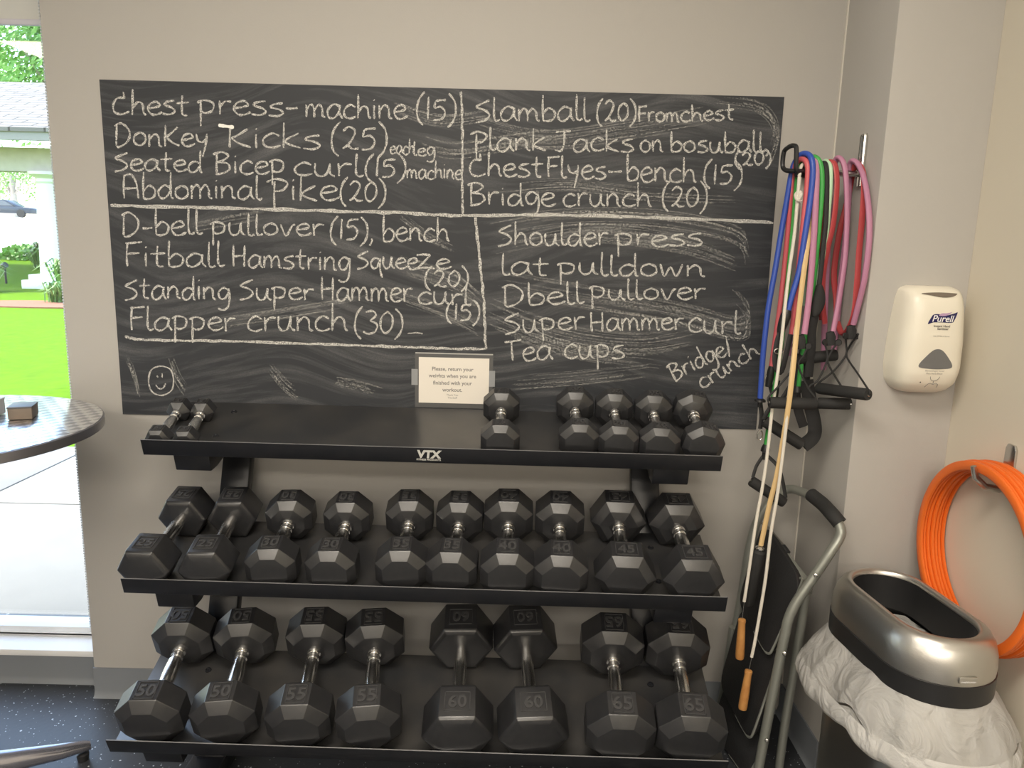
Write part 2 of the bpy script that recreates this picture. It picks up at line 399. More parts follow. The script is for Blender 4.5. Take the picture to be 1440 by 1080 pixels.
for wx in (-1.8, 1.75):
    MB().lathe([(0, .25), (.0, .40), (.26, .40), (.26, .25)], (cx+wx, cyy-1.0, cz+.40), (0, 1, 0), 20).build('wheel', m_blkpl, car)
# ------------------------------------------------------------------ chalkboard and its writing
BX0, BX1, BZ0, BZ1 = -1.1139, .7151, .8986, 1.8126
mc = bpy.data.materials.new('chalkboard_surface'); mc.use_nodes = True; nt = mc.node_tree
b = nt.nodes['Principled BSDF']; b.inputs['Roughness'].default_value = 0.55; b.inputs['Specular IOR Level'].default_value = 0.4
tc = nt.nodes.new('ShaderNodeTexCoord')
# wiped chalk: long smears bent by a slow swirl
sw = nt.nodes.new('ShaderNodeTexNoise'); sw.inputs['Scale'].default_value = 1.3; sw.inputs['Detail'].default_value = 1
va = nt.nodes.new('ShaderNodeVectorMath'); va.operation = 'MULTIPLY_ADD'; va.inputs[1].default_value = (.55, .55, .55)
mp = nt.nodes.new('ShaderNodeMapping'); mp.inputs['Scale'].default_value = (1.6, 1, 19); mp.inputs['Rotation'].default_value = (0, R_(9), 0)
ns = nt.nodes.new('ShaderNodeTexNoise'); ns.inputs['Scale'].default_value = 2.2; ns.inputs['Detail'].default_value = 7; ns.inputs['Roughness'].default_value = .62
cr = nt.nodes.new('ShaderNodeValToRGB')
cr.color_ramp.elements[0].position = .46; cr.color_ramp.elements[0].color = (0, 0, 0, 1)
cr.color_ramp.elements[1].position = .80; cr.color_ramp.elements[1].color = (1, 1, 1, 1)
nb = nt.nodes.new('ShaderNodeTexNoise'); nb.inputs['Scale'].default_value = 3.0; nb.inputs['Detail'].default_value = 3
fi = nt.nodes.new('ShaderNodeTexNoise'); fi.inputs['Scale'].default_value = 420; fi.inputs['Detail'].default_value = 2
mu = nt.nodes.new('ShaderNodeMath'); mu.operation = 'MULTIPLY'; mu2 = nt.nodes.new('ShaderNodeMath'); mu2.operation = 'MULTIPLY'
cm = nt.nodes.new('ShaderNodeMixRGB'); cm.inputs[1].default_value = (.030, .033, .039, 1); cm.inputs[2].default_value = (.34, .34, .345, 1)
L = nt.links.new
L(tc.outputs['Object'], sw.inputs['Vector']); L(sw.outputs['Color'], va.inputs[0]); L(tc.outputs['Object'], va.inputs[2])
L(va.outputs[0], mp.inputs['Vector']); L(mp.outputs[0], ns.inputs['Vector']); L(ns.outputs['Fac'], cr.inputs['Fac'])
L(tc.outputs['Object'], nb.inputs['Vector']); L(tc.outputs['Object'], fi.inputs['Vector'])
L(cr.outputs['Color'], mu.inputs[0]); L(nb.outputs['Fac'], mu.inputs[1]); L(mu.outputs[0], mu2.inputs[0]); L(fi.outputs['Fac'], mu2.inputs[1])
L(mu2.outputs[0], cm.inputs['Fac']); L(cm.outputs[0], b.inputs['Base Color'])
board = MB().box(((BX0+BX1)/2, -.0019, (BZ0+BZ1)/2), (BX1-BX0, .0022, BZ1-BZ0)).build('chalkboard', mc)
tag(board, 'large black chalkboard on the wall covered with handwritten workout lists', 'chalkboard')

mk = bpy.data.materials.new('chalk'); mk.use_nodes = True; nt = mk.node_tree
b = nt.nodes['Principled BSDF']; b.inputs['Base Color'].default_value = (.78, .77, .73, 1); b.inputs['Roughness'].default_value = 1; b.inputs['Specular IOR Level'].default_value = 0
tc = nt.nodes.new('ShaderNodeTexCoord'); gn = nt.nodes.new('ShaderNodeTexNoise'); gn.inputs['Scale'].default_value = 520; gn.inputs['Detail'].default_value = 3
cr = nt.nodes.new('ShaderNodeValToRGB'); cr.color_ramp.elements[0].position = .40; cr.color_ramp.elements[1].position = .60
cr.color_ramp.elements[0].color = (.12, .12, .12, 1)
L = nt.links.new
L(tc.outputs['Object'], gn.inputs['Vector']); L(gn.outputs['Fac'], cr.inputs['Fac']); L(cr.outputs['Color'], b.inputs['Alpha'])

# letterforms of the writer's hand: width, strokes; baseline 0, small letters 1 high
G = {
'a': (.95, [[(.80,.85),(.45,1.0),(.12,.6),(.15,.12),(.42,0),(.72,.35),(.80,.85)], [(.82,.95),(.80,.35),(.98,0)]]),
'b': (.85, [[(.15,1.9),(.13,.9),(.16,.03)], [(.16,.55),(.45,.95),(.78,.65),(.70,.15),(.38,0),(.16,.06)]]),
'c': (.78, [[(.75,.82),(.45,1.0),(.12,.62),(.16,.15),(.48,0),(.80,.16)]]),
'd': (.92, [[(.72,.78),(.42,.92),(.12,.55),(.18,.08),(.48,.04),(.74,.5)], [(.76,1.85),(.76,.8),(.80,.1),(.92,.02)]]),
'e': (.82, [[(.14,.48),(.50,.56),(.74,.72),(.55,.98),(.22,.82),(.10,.40),(.30,.03),(.60,.03),(.86,.22)]]),
'f': (.6, [[(.6,1.7),(.3,1.6),(.25,.9),(.25,0)], [(.05,.95),(.55,.95)]]),
'g': (.85, [[(.72,.80),(.42,1.0),(.12,.60),(.25,.10),(.55,.15),(.74,.75)], [(.75,.95),(.80,.1),(.70,-.60),(.40,-.85),(.10,-.70)]]),
'h': (.88, [[(.14,1.85),(.14,.9),(.13,0)], [(.14,.45),(.42,.92),(.68,.75),(.74,.2),(.88,0)]]),
'i': (.36, [[(.18,1.0),(.18,.45),(.20,0)], [(.16,1.42),(.20,1.36)]]),
'k': (.85, [[(.14,1.8),(.13,0)], [(.72,1.05),(.18,.45),(.80,0)]]),
'l': (.42, [[(.16,1.85),(.14,.8),(.17,.18),(.30,0),(.46,.12)]]),
'm': (1.25, [[(.10,.98),(.12,.5),(.12,0)], [(.12,.55),(.34,.98),(.54,.75),(.58,0)], [(.58,.55),(.82,.98),(1.02,.72),(1.06,.15),(1.22,.02)]]),
'n': (.90, [[(.12,.98),(.13,.5),(.13,0)], [(.13,.55),(.42,.98),(.66,.75),(.70,.15),(.88,0)]]),
'o': (.86, [[(.46,1.0),(.14,.72),(.14,.22),(.46,0),(.76,.28),(.72,.78),(.42,1.0)]]),
'p': (.88, [[(.16,1.0),(.17,.2),(.18,-.85)], [(.0,.86),(.30,1.05),(.72,.85),(.68,.30),(.38,.12),(.18,.25)]]),
'q': (.85, [[(.70,.85),(.40,1.0),(.12,.60),(.25,.10),(.52,.15),(.72,.75)], [(.74,.98),(.76,.0),(.92,-.75)]]),
'r': (.68, [[(.12,.98),(.15,.5),(.16,0)], [(.16,.55),(.36,.92),(.66,.92)]]),
's': (.78, [[(.70,1.0),(.30,.90),(.16,.68),(.55,.50),(.72,.22),(.45,0),(.06,.06)]]),
't': (.72, [[(.34,1.55),(.32,.7),(.36,.10),(.62,.02)], [(.02,.95),(.70,1.02)]]),
'u': (.92, [[(.12,1.0),(.12,.35),(.30,0),(.58,.18),(.70,1.0)], [(.70,1.0),(.72,.25),(.92,.0)]]),
'v': (.80, [[(.08,1.0),(.36,0),(.66,.85),(.82,.95)]]),
'w': (1.15, [[(.08,1.0),(.26,0),(.52,.72),(.78,0),(1.05,1.0)]]),
'y': (.85, [[(.10,1.0),(.20,.50),(.46,.35),(.66,.6)], [(.72,1.0),(.66,.2),(.48,-.80)]]),
'z': (.85, [[(.08,.95),(.40,1.0),(.75,.98)], [(.75,.98),(.40,.45),(.10,.05)], [(.10,.05),(.45,.12),(.90,0)]]),
'A': (1.1, [[(.22,1.70),(.18,.8),(.22,0)], [(.16,1.55),(.55,1.72),(.86,1.1),(.98,0)], [(.2,.70),(.55,.72),(.95,.75)]]),
'B': (1.0, [[(.22,1.70),(.20,.8),(.22,0)], [(.0,1.55),(.45,1.75),(.82,1.45),(.50,1.05),(.25,.95)], [(.25,.95),(.75,.85),(.90,.42),(.60,.08),(.15,-.05)]]),
'C': (.98, [[(.62,1.75),(.68,1.2)], [(.66,1.25),(.30,1.25),(.08,.75),(.15,.18),(.52,0),(.95,.22)]]),
'D': (1.05, [[(.16,1.65),(.15,.8),(.14,0)], [(.02,1.50),(.45,1.70),(.90,1.10),(.80,.35),(.35,-.08),(.14,-.02)]]),
'F': (.85, [[(.20,1.65),(.16,.8),(.20,0)], [(.10,1.62),(.45,1.66),(.85,1.72)], [(.18,.88),(.45,.92),(.75,.95)]]),
'H': (1.05, [[(.16,1.70),(.16,.8),(.20,0)], [(.86,1.65),(.86,.8),(.86,0)], [(.16,.75),(.5,.82),(.88,.85)]]),
'J': (1.0, [[(.15,1.55),(.5,1.58),(.95,1.62)], [(.60,1.58),(.58,.6),(.40,.02),(.10,.12)]]),
'K': (1.0, [[(.16,1.6),(.14,.8),(.14,0)], [(.85,1.45),(.45,.95),(.20,.72)], [(.20,.72),(.55,.30),(.98,.05)]]),
'L': (.7, [[(.15,1.8),(.12,.9),(.16,.1),(.40,.0),(.75,.12)]]),
'P': (.95, [[(.38,1.30),(.36,.4),(.38,-.70)], [(.05,1.25),(.45,1.48),(.90,1.20),(.72,.72),(.40,.62)]]),
'S': (.95, [[(.85,1.50),(.50,1.30),(.15,1.02),(.60,.80),(.85,.45),(.60,.08),(.12,-.08)]]),
'T': (1.0, [[(.05,1.45),(.5,1.5),(1.0,1.60)], [(.45,1.5),(.46,.8),(.50,0)]]),
'Z': (1.0, [[(.08,1.30),(.40,1.35),(.80,1.30)], [(.80,1.30),(.45,.65),(.08,.02)], [(.08,.02),(.50,.12),(1.02,-.02)]]),
'0': (.90, [[(.55,1.40),(.18,1.0),(.14,.35),(.42,0),(.78,.40),(.80,1.05),(.48,1.40)]]),
'1': (.36, [[(.20,1.45),(.18,.7),(.17,0)]]),
'2': (.98, [[(.12,1.15),(.42,1.45),(.75,1.15),(.50,.45),(.12,.02)], [(.12,.04),(.40,.20),(.62,.02),(.95,.05)]]),
'3': (.90, [[(.15,1.40),(.55,1.48),(.75,1.20),(.40,.82)], [(.40,.82),(.82,.60),(.72,.12),(.32,-.05),(.02,.10)]]),
'5': (.92, [[(.85,1.40),(.50,1.38),(.25,1.30)], [(.25,1.30),(.20,.85),(.55,.92),(.80,.55),(.60,.08),(.12,.0)]]),
'(': (.55, [[(.52,1.75),(.20,1.25),(.08,.55),(.18,-.05),(.45,-.40)]]),
')': (.55, [[(.08,1.75),(.42,1.25),(.50,.55),(.35,-.05),(.05,-.45)]]),
'-': (.62, [[(.06,.55),(.30,.52),(.58,.58)]]),
',': (.35, [[(.22,.15),(.20,-.1),(.08,-.35)]]),
'/': (.5, [[(.52,1.7),(.3,.6),(.05,-.3)]]),
' ': (.45, []),
}
def bpt(px):
    q = at(px, -.0034); return (q.x, q.z)
rc = random.Random(21)
def ribbon(mb, pts, w):
    """pts on the board (x, z); one chalk stroke of width w"""
    n = len(pts); rows = []
    wob = rc.random()*6
    for i, q in enumerate(pts):
        a, c = pts[max(0, i-1)], pts[min(n-1, i+1)]
        dx, dz = c[0]-a[0], c[1]-a[1]; l = math.hypot(dx, dz) or 1
        ww = w*.5*(1+.22*math.sin(wob+i*.8)+.15*rc.uniform(-1, 1))
        if i in (0, n-1): ww *= .6
        rows.append([(q[0]-dz/l*ww, q[1]+dx/l*ww), (q[0]+dz/l*ww, q[1]-dx/l*ww)])
    b = len(mb.v)
    y = -.0034-.00015*rc.random()
    for r in rows:
        for q in r: mb.v.append(V((q[0], y, q[1])))
    for i in range(n-1): mb.f.append((b+2*i, b+2*i+1, b+2*i+3, b+2*i+2))
def word(mb, s, x0, y0, x1, y1, h, w=.0052):
    tot = sum(G[c][0] for c in s); L_ = math.hypot(x1-x0, y1-y0); k = L_/tot
    ux, uy = (x1-x0)/L_, (y1-y0)/L_; vx, vy = uy, -ux
    c0 = 0
    for c in s:
        gw, st = G[c]; jh = h*(1+rc.uniform(-.06, .06)); jy = rc.uniform(-1, 1)
        for sk in st:
            P = [(x0+ux*(c0+q[0])*k+vx*(q[1]*jh+jy), y0+uy*(c0+q[0])*k+vy*(q[1]*jh+jy)) for q in sk]
            ribbon(mb, [bpt(q) for q in crom(P, 5)], w)
        c0 += gw
LINES = [
 [('Chest',157,161,266,162,19), ('press',277,161,400,163,19), ('-',400,163,420,163,19), ('machine',428,166,572,167,19), ('(15)',584,168,642,169,21)],
 [('DonKey',160,205,294,206,18), ('Kicks',318,208,452,209,19), ('(25)',464,210,545,211,22), ('each',548,216,583,217,11,.0042), ('leg',580,218,612,219,11,.0042)],
 [('Seated',158,239,285,242,17), ('Bicep',299,244,402,245,18), ('curl',411,246,510,249,18), ('(15)',512,248,571,250,19), ('machine',571,251,650,252,13,.0045)],
 [('Abdominal',169,279,368,280,19), ('Pike',373,281,476,282,21), ('(20)',477,283,543,284,20)],
 [('D-bell',170,331,284,330,20), ('pullover',295,330,456,332,17), ('(15),',463,337,526,338,20), ('bench',536,339,632,340,19)],
 [('Fitball',173,374,315,375,19), ('Hamstring',324,375,493,380,18), ('Squee',500,377,588,379,16), ('Ze',584,379,634,378,15)],
 [('(20)',596,402,659,403,16)],
 [('Standing',173,420,324,421,18), ('Super',334,421,442,422,17), ('Hammer',449,422,580,424,19), ('curl',586,427,662,429,17)],
 [('(15)',626,450,675,451,16)],
 [('Flapper',180,465,332,465,19), ('crunch',346,465,489,465,20), ('(30)',497,468,567,469,21)],
 [('Slamball',666,170,829,170,19), ('(20)',838,170,895,170,19), ('From',896,171,956,171,13), ('chest',956,171,1033,169,14)],
 [('Plank',660,212,769,212,18), ('Jacks',778,213,892,213,18), ('on',899,214,933,214,16), ('bosuball,',941,214,1083,214,16)],
 [('(20)',1033,234,1085,231,13)],
 [('Chest',659,248,764,249,19), ('Flyes',767,250,853,251,18), ('-',853,251,876,251,18), ('bench',879,255,979,256,20), ('(15)',988,258,1044,260,20)],
 [('Bridge',657,288,781,289,18), ('crunch',790,290,916,290,18), ('(20)',930,290,995,291,20)],
 [('Shoulder',698,344,856,345,18), ('press',864,346,989,346,17)],
 [('lat',702,386,772,387,17), ('pulldown',783,386,992,389,17)],
 [('Dbell',706,431,821,427,18), ('pullover',828,421,993,421,16)],
 [('Super',707,468,824,463,18), ('Hammer',828,466,962,464,17), ('curl',966,467,1041,470,19)],
 [('Tea',709,508,777,506,19), ('cups',792,505,879,504,19)],
 [('Bridge/',947,537,1031,494,15)],
 [('crunch',987,548,1069,498,13)],
]
for ln in LINES:
    for wd in ln:
        mb = MB(); word(mb, *wd)
        mb.build('chalk_writing', mk, board, smooth=0)
def rule(pts, w=.0085):
    P = crom(pts, 14); P = [(q[0]+rc.uniform(-.7, .7), q[1]+rc.uniform(-.7, .7)) for q in P]
    ribbon_mb = MB(); ribbon(ribbon_mb, [bpt(q) for q in P], w); ribbon_mb.build('chalk_line', mk, board, smooth=0)
rule([(156,289),(290,292),(440,296),(560,299),(640,303),(760,302),(920,306),(1088,313)])
rule([(648,129),(650,180),(650,250),(651,301)], .006)
rule([(668,303),(674,360),(680,420),(682,460),(683,491)], .007)
rule([(176,473),(205,478),(320,480),(480,485),(600,489),(683,491)], .007)
rule([(574,469),(584,468),(594,469)], .003)
mb = MB()
ribbon(mb, [bpt(q) for q in crom([(227,515),(213,520),(209,536),(214,551),(228,556),(241,549),(244,535),(240,520)], 6, True)+[(227,515)]], .004)
for q in ([(221,528),(222,531)], [(228,525),(228,531)], [(219,541),(223,546),(229,546),(233,539)]):
    ribbon(mb, [bpt(t) for t in crom(q, 6)], .0038)
mb.build('chalk_smiley_face', mk, board, smooth=0)
mb = MB()
ribbon(mb, [bpt(q) for q in crom([(307,176),(314,177),(321,178),(329,179)], 4)], .008)
mb.build('chalk_mark', mat('solid_chalk', (.9, .89, .84), 1.0, spec=0), board, smooth=0)

# half-wiped chalk: faint bundles of streaks left by the eraser
mks = mk.copy(); mks.name = 'wiped_chalk'
for n in mks.node_tree.nodes:
    if n.type == 'VALTORGB':
        n.color_ramp.elements[0].color = (0, 0, 0, 1); n.color_ramp.elements[1].color = (.34, .34, .34, 1)
        n.color_ramp.elements[0].position = .42; n.color_ramp.elements[1].position = .72
    if n.type == 'TEX_NOISE': n.inputs['Scale'].default_value = 260; n.inputs['Detail'].default_value = 6
rs_ = random.Random(4); sm = MB()
SMEAR = [([(690,322),(800,306),(930,308),(1035,330),(1052,360)],14,11), ([(700,352),(830,330),(960,345),(1040,372)],16,9), ([(690,395),(820,418),(950,440),(1035,462),(1052,446),(1030,420)],18,12),
 ([(688,432),(790,470),(900,484),(985,470)],16,12), ([(690,452),(800,492),(940,512)],12,8), ([(655,170),(760,196),(880,182),(1010,160)],14,9), ([(1005,140),(1070,150),(1092,185),(1080,230)],9,6),
 ([(556,150),(620,168),(700,160)],9,6), ([(590,200),(640,212),(720,200),(800,190)],12,8), ([(560,370),(640,398),(680,430)],14,9), ([(540,410),(620,440),(680,470)],12,7), ([(300,455),(400,440),(520,420)],12,7),
 ([(240,505),(250,530),(262,548)],8,6), ([(180,505),(190,530),(196,556)],8,5), ([(380,515),(400,540),(420,556)],9,6), ([(270,320),(330,308),(380,300)],8,5), ([(560,300),(600,330),(640,352)],8,6),
 ([(700,270),(800,262),(900,274),(1040,280)],12,7), ([(720,540),(820,532),(930,520)],12,6), ([(470,535),(500,540),(540,552)],10,6)]
for pts, spread, k in SMEAR:
    for i in range(k*2):
        o = rs_.uniform(-1, 1)*spread; a = rs_.uniform(-4, 4); m0, m1 = rs_.random()*.3, .7+rs_.random()*.3
        C_ = crom([(q[0]+a, q[1]+o+rs_.uniform(-1, 1)) for q in pts], 10); n_ = len(C_)
        C_ = C_[int(n_*m0):max(int(n_*m1), int(n_*m0)+3)]
        C_ = [q for q in (bpt(q) for q in C_) if BX0+.004 < q[0] < BX1-.004 and BZ0+.004 < q[1] < BZ1-.004]
        if len(C_) > 2: ribbon(sm, C_, rs_.uniform(.0012, .0042))
for q in sm.v: q.y += .00022
tag(sm.build('chalk_smears', mks, board, smooth=0), kind='stuff')

# ------------------------------------------------------------------ notice taped to the board
S0, S1 = at((589, 502), -.006), at((687, 566), -.006)
sx0, sx1, sz0, sz1 = S0.x, S1.x, at((589, 566), -.006).z, S0.z
sg = thing('notice_sign', 'white printed notice about returning weights, taped to the chalkboard', 'sign', ((sx0+sx1)/2, -.003, sz0))
m_holder = mat('clear_sleeve', (.12, .12, .12), .15)
MB().box(((sx0+sx1)/2, -.0042, (sz0+sz1)/2-.002), (sx1-sx0+.022, .0022, sz1-sz0+.024)).build('sleeve', m_holder, sg)
MB().box(((sx0+sx1)/2, -.0042, sz1+.0115), (sx1-sx0+.02, .003, .003)).build('sleeve_edge', mat('sleeve_edge_gloss', (.45, .44, .42), .3), sg)
m_paper = mat('paper', (.80, .755, .68), .8)
MB().box(((sx0+sx1)/2, -.0058, (sz0+sz1)/2), (sx1-sx0, .0012, sz1-sz0)).build('paper', m_paper, sg)
mb = MB(); cxs = (sx0+sx1)/2-.004; hz = sz1-sz0
for i, (s, f) in enumerate((('Please, return your', .735), ('weights when you are', .585), ('finished with your', .43), ('workout.', .28))):
    put_text(mb, s, .0152, (cxs, -.0066, sz0+hz*(f-.02)), (1, 0, 0), (0, 0, 1), bold=.018)
for i, (s, f) in enumerate((('Thank You', .165), ('The Staff', .105))): put_text(mb, s, .0075, (cxs, -.0066, sz0+hz*f), (1, 0, 0), (0, 0, 1))
mb.build('printed_text', m_grey, sg, smooth=0)
m_tape = mat('clear_tape', (.30, .31, .32), .3)
for x in (sx0-.012, sx1+.008): MB().box((x, -.0052, (sz0+sz1)/2+.008), (.018, .0016, .046)).build('tape', m_tape, sg)
# ------------------------------------------------------------------ three-tier dumbbell rack
TH = R_(-0.96)
AX = V((math.cos(TH), math.sin(TH), 0)); NN = V((-math.sin(TH), math.cos(TH), 0))
RK0 = -0.9135; RL = 1.45
SH = {'top': (-.314, .904, 15.5, .29), 'middle': (-.447, .596, 15, .30), 'bottom': (-.558, .245, 20, .305)}
LIP = .041
def frame(k):
    """origin (left front corner of the tray surface), direction up the tray, tray normal, depth"""
    d, z, t, L_ = SH[k]; t = R_(t)
    u = math.cos(t)*NN+math.sin(t)*V((0, 0, 1)); n = -math.sin(t)*NN+math.cos(t)*V((0, 0, 1))
    return AX*RK0+NN*d+V((0, 0, z))-n*LIP, u, n, L_
def RP(a, d, z): return AX*(RK0+a)+NN*d+V((0, 0, z))
rack = thing('dumbbell_rack', 'long black three-tier steel rack holding dumbbells under the chalkboard', 'rack', tuple(RP(RL/2, -.35, 0)))
for k in ('top', 'middle', 'bottom'):
    O, u, n, L_ = frame(k)
    prof = [(-.0, LIP), (.0028, LIP), (.0028, .0), (L_, .0), (L_, -.018), (L_-.003, -.018), (L_-.003, -.003), (.0028, -.003), (.0, -.002)]
    sh = MB().rings([[O+AX*a+u*s+n*h for s, h in prof] for a in (0, RL)]).build('shelf', m_steelblk, rack, bevel=.0008)
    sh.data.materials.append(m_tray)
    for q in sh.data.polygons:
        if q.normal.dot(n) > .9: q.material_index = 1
    MB().box(O+AX*RL/2+u*.0012+n*(LIP+.0004), (RL-.004, .0022, .0008), M((AX, u, n)).transposed().to_3x3() if 0 else M(((AX.x, u.x, n.x), (AX.y, u.y, n.y), (AX.z, u.z, n.z)))).build('shelf_edge', m_lip_edge, sh)
    for a in (.145, RL-.145):
        mb = MB()
        for s in (.10, .235): mb.lathe([(0, .0085), (.0022, .0075), (.0026, .0045), (.0012, .0035)], O+AX*a+u*s+n*.0002, n, 16)
        mb.build('shelf_bolt', m_steelblk, sh)
for a in (.15, RL-.15):
    z0, z1 = .05, .90
    sl = (SH['top'][0]-SH['bottom'][0])/(SH['top'][1]-SH['bottom'][1])
    yb = lambda z: SH['bottom'][0]+(z-SH['bottom'][1])*sl+.287
    up = MB()
    up.rings([[RP(a+i*.040, yb(z)+j*.02, z) for i, j in ((-1, -1), (1, -1), (1, 1), (-1, 1))] for z in (z0, z1)])
    up.build('upright', m_steelblk, rack, bevel=.006)
    MB().rings([[RP(a+i*.045, y, z) for i, z in ((-1, .012), (1, .012), (1, .06), (-1, .06))] for y in (-.66, -.07)]).build('foot', m_steelblk, rack, bevel=.006)
    ab = a-.035 if a < .7 else a+.03
    for k in ('top', 'middle', 'bottom'):
        O, u, n, L_ = frame(k)
        s1 = L_-.04
        b = MB()
        b.rings([[O+AX*(ab+i*.046)+u*s+n*h for i, h in ((-1, -.0035), (1, -.0035), (1, -h1), (-1, -h1))] for s, h1 in ((.010, .052), (.05, .060), (s1, .06))])
        b.build('shelf_bracket', m_steelblk, rack, bevel=.003)
# maker's badge on the lip of the top shelf
O, u, n, L_ = frame('top')
a0 = (at((601.5, 645), -.32)-O).dot(AX)
mb = MB()
put_text(mb, 'VTX', .0295, O+AX*a0-u*.0006+n*.0135, AX, n, bold=.05, shear=.12, extrude=.0003)
put_text(mb, 'FITNESS PRODUCTS', .0068, O+AX*a0-u*.0006+n*.0055, AX, n, bold=.02, extrude=.0003)
mb.build('badge', mat('silver_print', (.60, .60, .57), .45), rack, smooth=0)

# ------------------------------------------------------------------ dumbbells
# kind: across flats, sides, head length, gap between the heads, chamfer, straight grip
KIND = {
 '60': (.145, 6, .101, .152, .012, True), '65': (.160, 8, .104, .134, .024, False), '55': (.150, 8, .100, .135, .024, False),
 '50': (.150, 8, .095, .132, .024, False), '45': (.129, 6, .092, .132, .020, False), '40': (.130, 8, .096, .119, .020, False),
 '35': (.124, 8, .090, .116, .019, False), '30': (.122, 8, .087, .113, .019, False), '25': (.112, 6, .086, .125, .010, True),
 '20': (.101, 8, .060, .120, .015, False), '15': (.098, 8, .058, .120, .015, False), '5': (.056, 6, .045, .108, .009, False),
}
meshes = {}
def head_geo(a, n, L_, c, rounded):
    """prism along +y from 0 (outer face) to L_, flat side down on z=0"""
    ap = a/2; R = ap/math.cos(PI/n)
    def ring(y, k):
        return [(R*k*math.sin(PI/n+2*PI*i/n), y, ap-R*k*math.cos(PI/n+2*PI*i/n)) for i in range(n)]
    k1 = 1-c/ap
    if rounded: st = [(-.004, k1-.30), (0, k1), (c*.35, k1+(1-k1)*.72), (c*.9, 1), (L_-c*.9, 1), (L_-c*.35, k1+(1-k1)*.72), (L_, k1), (L_+.003, k1-.4)]
    else: st = [(0, k1), (c*.85, 1), (L_-c*.85, 1), (L_, k1), (L_+.006, .36)]
    return [ring(y, k) for y, k in st]
def plate_geo(mb, s, a, n, L_, flip, size):
    w2 = a/2*math.tan(PI/n)*.70; y0 = L_*.26; y1 = L_*.74; z = a+.0002
    for q0, q1 in (((-w2, y0), (w2, y0)), ((w2, y0), (w2, y1)), ((w2, y1), (-w2, y1)), ((-w2, y1), (-w2, y0))):
        c = V(((q0[0]+q1[0])/2, (q0[1]+q1[1])/2, z)); mb.box(c, (abs(q1[0]-q0[0])+.0018, abs(q1[1]-q0[1])+.0018, .0030))
    vs, fs = text_geo(s, size, bold=.02, extrude=.0018)
    hh = max(q.y for q in vs); sg = -1 if flip else 1; cy = (y0+y1)/2
    mb.add([V((sg*q.x, cy+sg*(q.y-hh/2), z+q.z)) for q in vs], fs)
def make_kind(k):
    a, n, L_, g, c, straight = KIND[k]
    res = {}
    tot = 2*L_+g
    for nm, flip in (('front', False), ('back', True)):
        mb = MB(); rs = head_geo(a, n, L_, c, straight)
        if flip: rs = [[(x, tot-y, z) for x, y, z in r] for r in rs]
        mb.rings(rs); pm = MB(); plate_geo(pm, k, a, n, L_, False, L_*.46 if n == 8 else L_*.44)
        if flip: pm.v = [V((-q.x, tot-q.y, q.z)) for q in pm.v]
        res[nm] = (mb, pm)
    r = .0165 if a > .11 else (.0145 if a > .08 else .0120)
    y0, y1 = L_-.002, L_+g+.002
    hb = MB(); O = (0, 0, a/2); ax = (0, 1, 0)
    if straight:
        prof = [(y0, r*.86), (y0+.022, r*.86), (y0+.023, r), (y1-.023, r), (y1-.022, r*.80), (y1, r*.86)]
    else:
        G_ = y1-y0; prof = [(y0, r*1.02), (y0+.006, r*1.08), (y0+.011, r*1.02), (y0+.012, r*.84), (y0+.019, r*.84), (y0+.020, r*.98)]
        for i in range(9):
            t = i/8; prof.append((y0+.022+(G_-.060)*t, r*(.98+.10*math.sin(PI*t))))
        prof += [(y1-.036, r*.80), (y1-.030, r*.80), (y1-.029, r*.98), (y1-.020, r*.98), (y1-.019, r*.80), (y1-.012, r*.80), (y1-.011, r*1.04), (y1-.005, r*1.10), (y1, r*1.0)]
    hb.lathe(prof, O, ax, 28)
    res['handle'] = hb
    return res
